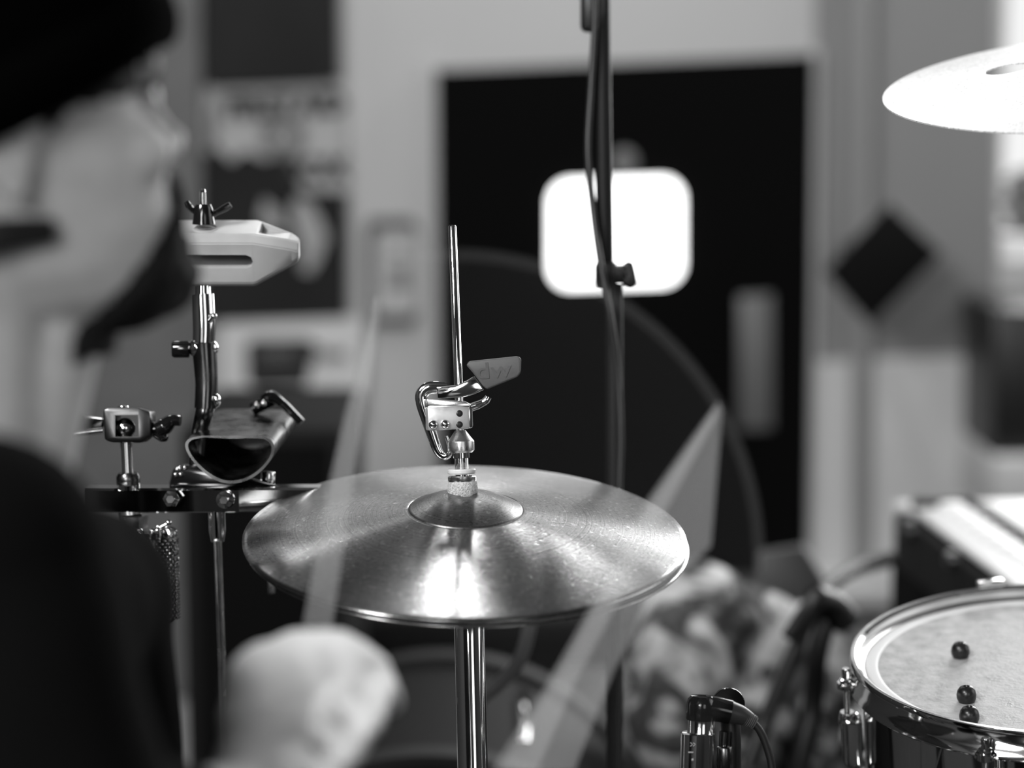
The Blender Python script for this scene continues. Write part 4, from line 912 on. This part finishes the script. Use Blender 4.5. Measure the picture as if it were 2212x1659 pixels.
# torso, arms (world coordinates through the picture)
chest = NB + V((-.02, -.01, -.16)); hips = NB + V((-.10, -.03, -.56))
SH = P(-50, 1220, 1.03); EL = P(185, 1885, 1.0); WR = P(540, 1745, 1.13)
SHl = NB + V((.03, .19, -.09)); ELl = SHl + V((.02, .0, -.27)); WRl = ELl + V((.14, -.20, .0))
cap(body, NB, chest, .06, .12); cap(body, chest, hips, .12, .135); cap(body, NB + V((0, 0, -.04)), SH, .055, .055); cap(body, SH, EL, .052, .040)
cap(body, NB + V((0, 0, -.04)), SHl, .055, .055); cap(body, SHl, ELl, .052, .040)
cap(body, EL, WR, .038, .026); cap(body, ELl, WRl, .038, .026)
KN = hips + V((.40, -.10, .0)); KNl = hips + V((.38, .16, .0)); FT = V((KN.x - .02, KN.y, .08)); FTl = V((KNl.x + .0, KNl.y, .08))
for a_, b_, c_ in ((hips + V((0, -.06, -.03)), KN, FT), (hips + V((0, .08, -.03)), KNl, FTl)):
    cap(body, a_, b_, .085, .06); cap(body, b_, c_, .055, .04); cap(body, c_ + V((-.02, 0, -.03)), c_ + V((.15, 0, -.04)), .04, .035)
# right hand: fist with fingers folded
def hp_(px, py, d): return P(px, py, d)
cap(body, WR, hp_(590, 1570, 1.18), .026, .027)
ball(body, hp_(590, 1490, 1.185), 1, sc=(.028, .028, .028)); ball(body, hp_(650, 1455, 1.195), 1, sc=(.031, .030, .023)); cap(body, hp_(545, 1560, 1.175), hp_(700, 1435, 1.20), .020, .020)
ball(body, hp_(730, 1460, 1.20), 1, sc=(.026, .026, .024)); cap(body, hp_(745, 1535, 1.178), hp_(680, 1640, 1.165), .017, .016)
for a_, b_, c_, r_ in (((728, 1508, 1.152), (803, 1562, 1.130), (826, 1482, 1.19), .0068), ((682, 1562, 1.142), (762, 1622, 1.122), (806, 1534, 1.18), .0072),
                       ((632, 1616, 1.134), (712, 1680, 1.114), (770, 1594, 1.175), .0068), ((582, 1668, 1.130), (655, 1735, 1.114), (720, 1645, 1.17), .0062)):
    q = [hp_(*a_), hp_(*b_), hp_(*c_)]
    cap(body, q[0], q[1], r_ * .9, r_, 14); cap(body, q[1], q[2], r_, r_ * 1.12, 14)
tq = [hp_(640, 1420, 1.20), hp_(730, 1405, 1.205), hp_(805, 1445, 1.205), hp_(842, 1515, 1.20)]
cap(body, tq[0], tq[1], .016, .0125, 14); cap(body, tq[1], tq[2], .0125, .0105, 14); cap(body, tq[2], tq[3], .0105, .0085, 14)
# left hand, resting on the knee side
lw = WRl; cap(body, lw, lw + V((.07, -.01, -.01)), .026, .03)
for k in range(4):
    q = lw + V((.09, -.033 + .02 * k, -.01)); e1 = q + V((.035, 0, -.006)); e2 = e1 + V((.018, 0, -.02)); cap(body, q, e1, .009, .0085, 12); cap(body, e1, e2, .0085, .0075, 12)
q = lw + V((.05, -.03, 0)); cap(body, q, q + V((.04, -.035, -.01)), .011, .008, 12)
me = fuse(body, .003, 4)
body_me = me.copy()
bo = obj('body', me, skin, pn, ang=180)
base_xy = hips; W_p = Matrix.Translation((hips.x, hips.y, 0))
# eyes
for sy in (-1, 1):
    bm = B(); ball(bm, h(.078, sy * .031, -.001), .0115); e_ = obj('eye', bm, mat('eye_white', .6, 0, .15) if sy < 0 else bpy.data.materials['eye_white'], pn)
    bm = B(); ball(bm, h(.0855, sy * .0315, -.001), .0055, sc=(1, 1, 1)); obj('iris', bm, ink, e_)
    bm = B(); tube(bm, [h(.093, sy * .012, .019), h(.092, sy * .03, .024), h(.080, sy * .048, .019)], [.003, .0035, .002]); obj('eyebrow', bm, hair_and_shade, pn)
    bm = B(); tube(bm, [h(.091, sy * .020, .004), h(.0905, sy * .031, .0075), h(.080, sy * .045, .003)], [.0016, .0026, .0018]); obj('eyelid', bm, hair_and_shade, pn)
# hair (sides and nape; over the temple it paints the beanie's shade)
def shell(cond, off, hi=.0):
    bm = bmesh.new(); bm.from_mesh(body_me); bm.normal_update(); inv = HMx.inverted()
    loc = {v: inv @ v.co for v in bm.verts}
    keep = {v for v in bm.verts if cond(loc[v])}
    nrm_ = {v: v.normal.copy() for v in keep}
    bmesh.ops.delete(bm, geom=[v for v in bm.verts if v not in keep], context='VERTS')
    edge = {v for v in bm.verts if any(e.is_boundary for e in v.link_edges)}
    ring2 = {w_ for v in edge for e in v.link_edges for w_ in e.verts}
    for v in bm.verts:
        n_ = nrm_[v]; k = -.4 if v in edge else (.5 if v in ring2 else 1.0)
        v.co += n_ * off * k * (1 + .25 * noise.noise(v.co * 120) if k > 0 else 1)
    return bm
def hair_shade_c(p):
    if p.z < -.075 or p.x > .079: return False
    if p.x > .012: return p.z > .0 - (.03 - p.x if p.x < .03 else 0) * .9 and abs(p.y) < .0765
    if p.x > -.035: return p.z > .008 and abs(p.y) < .079
    return p.z > -.062 + (p.x + .09) * .2
bm = shell(hair_shade_c, .0028); obj('hair_and_shade', bm, hair_and_shade, pn, ang=180)
# beanie
cr_ = [(.030, .0955, -.104, .0775), (.045, .0965, -.106, .079), (.07, .092, -.105, .078), (.092, .074, -.094, .069), (.11, .046, -.074, .053), (.124, .008, -.045, .03), (.129, -.018, -.018, 0)]
bm = head_rings(cr_, 56, .0115)
def shear(bm):
    for v in bm.verts:
        q = HMx.inverted() @ v.co
        if q.z < .10:
            k = (.10 - q.z) / .07; q.z -= k * max(0, (.085 - q.x)) * .33; v.co = HMx @ q
shear(bm)
bm.normal_update(); bn = obj('beanie', bm, knit, pn, ang=180)
bm = B(); cuff = []
for k in range(57):
    a = 2 * math.pi * k / 56; x_ = -.0045 + .1115 * math.cos(a); y_ = .0905 * math.sin(a); z_ = .040; z_ -= max(0, .085 - x_) * .33 * .85; cuff.append(h(x_, y_, z_))
tube(bm, cuff, .009, n=1, flat=1.9, ref=tuple(fz_), seg=12); obj('beanie_cuff', bm, knit, pn)
# beard
def beard_c(p):
    if p.x < .012 or p.z < -.135: return False
    if p.x > .078 and -.073 < p.z < -.054 and abs(p.y) < .021: return False
    if p.x > .083: return p.z < -.043
    return p.z < -.058 - (.083 - p.x) * .85
bm = shell(beard_c, .0075); obj('beard', bm, beard_m, pn, ang=180)
# dark band behind the ear, round the nape
bm = B(); tube(bm, [h(.008, -.067, -.056), h(-.030, -.068, -.052), h(-.066, -.046, -.056), h(-.084, 0, -.054), h(-.066, .046, -.056), h(-.035, .066, -.060), h(-.008, .066, -.064)], [.005, .007, .007, .007, .007, .007, .005], flat=1.4, ref=(0, 0, 1)); obj('neck_band', bm, blk, pn)
# shirt
bm = B(); cap(bm, NB + V((0, 0, -.03)), chest, .074, .135); ball(bm, NB + V((-.03, -.06, -.05)), .06); cap(bm, chest, hips, .135, .148); cap(bm, NB + V((-.0, 0, -.055)), SH, .064, .066)
cap(bm, SH, EL, .064, .052); cap(bm, NB + V((0, 0, -.055)), SHl, .064, .066); cap(bm, SHl, ELl, .064, .052); cap(bm, EL, EL + (WR - EL) * .45, .05, .042); cap(bm, ELl, ELl + (WRl - ELl) * .45, .05, .042)
cap(bm, SH, chest + V((.02, -.03, -.05)), .06, .12)
me = fuse(bm, .007, 4)
for v in me.vertices: v.co += v.normal * (noise.noise(v.co * 14) * .004)
obj('shirt', me, cloth_b, pn, ang=180)
bm = B(); 
for a_, b_, c_ in ((hips + V((0, -.06, -.03)), KN, FT), (hips + V((0, .08, -.03)), KNl, FTl)):
    cap(bm, a_, b_, .098, .072); cap(bm, b_, c_, .068, .058)
obj('trousers', fuse(bm, .009, 4), mat('trouser_cloth', .01, 0, .9, spec=.1), pn, ang=180)
bm = B()
for c_ in (FT, FTl): cap(bm, c_ + V((-.03, 0, -.038)), c_ + V((.16, 0, -.042)), .048, .041)
obj('shoes', fuse(bm, .007, 3), blk, pn, ang=180)
# move the person root under the hips while keeping the parts
for c_ in pn.children: c_.matrix_basis = W_p.inverted() @ W[c_.name]
pn.matrix_basis = W_p
thr_ = thing('drum_throne', 'black round drum stool under the seated person', 'stool', (hips.x, hips.y, 0))
zs = hips.z - .15
bm = B(); cyl(bm, (hips.x, hips.y, zs - .08), (hips.x, hips.y, zs), .17, bev=.02); obj('seat', bm, blk, thr_)
bm = B(); cyl(bm, (hips.x, hips.y, .1), (hips.x, hips.y, zs - .08), .016); obj('pole', bm, chrome, thr_)
for k in range(3):
    a = R(90 + 120 * k); bm = B(); cyl(bm, (hips.x, hips.y, .22), (hips.x + .26 * math.cos(a), hips.y + .26 * math.sin(a), .01), .012); obj('leg', bm, chrome, thr_)
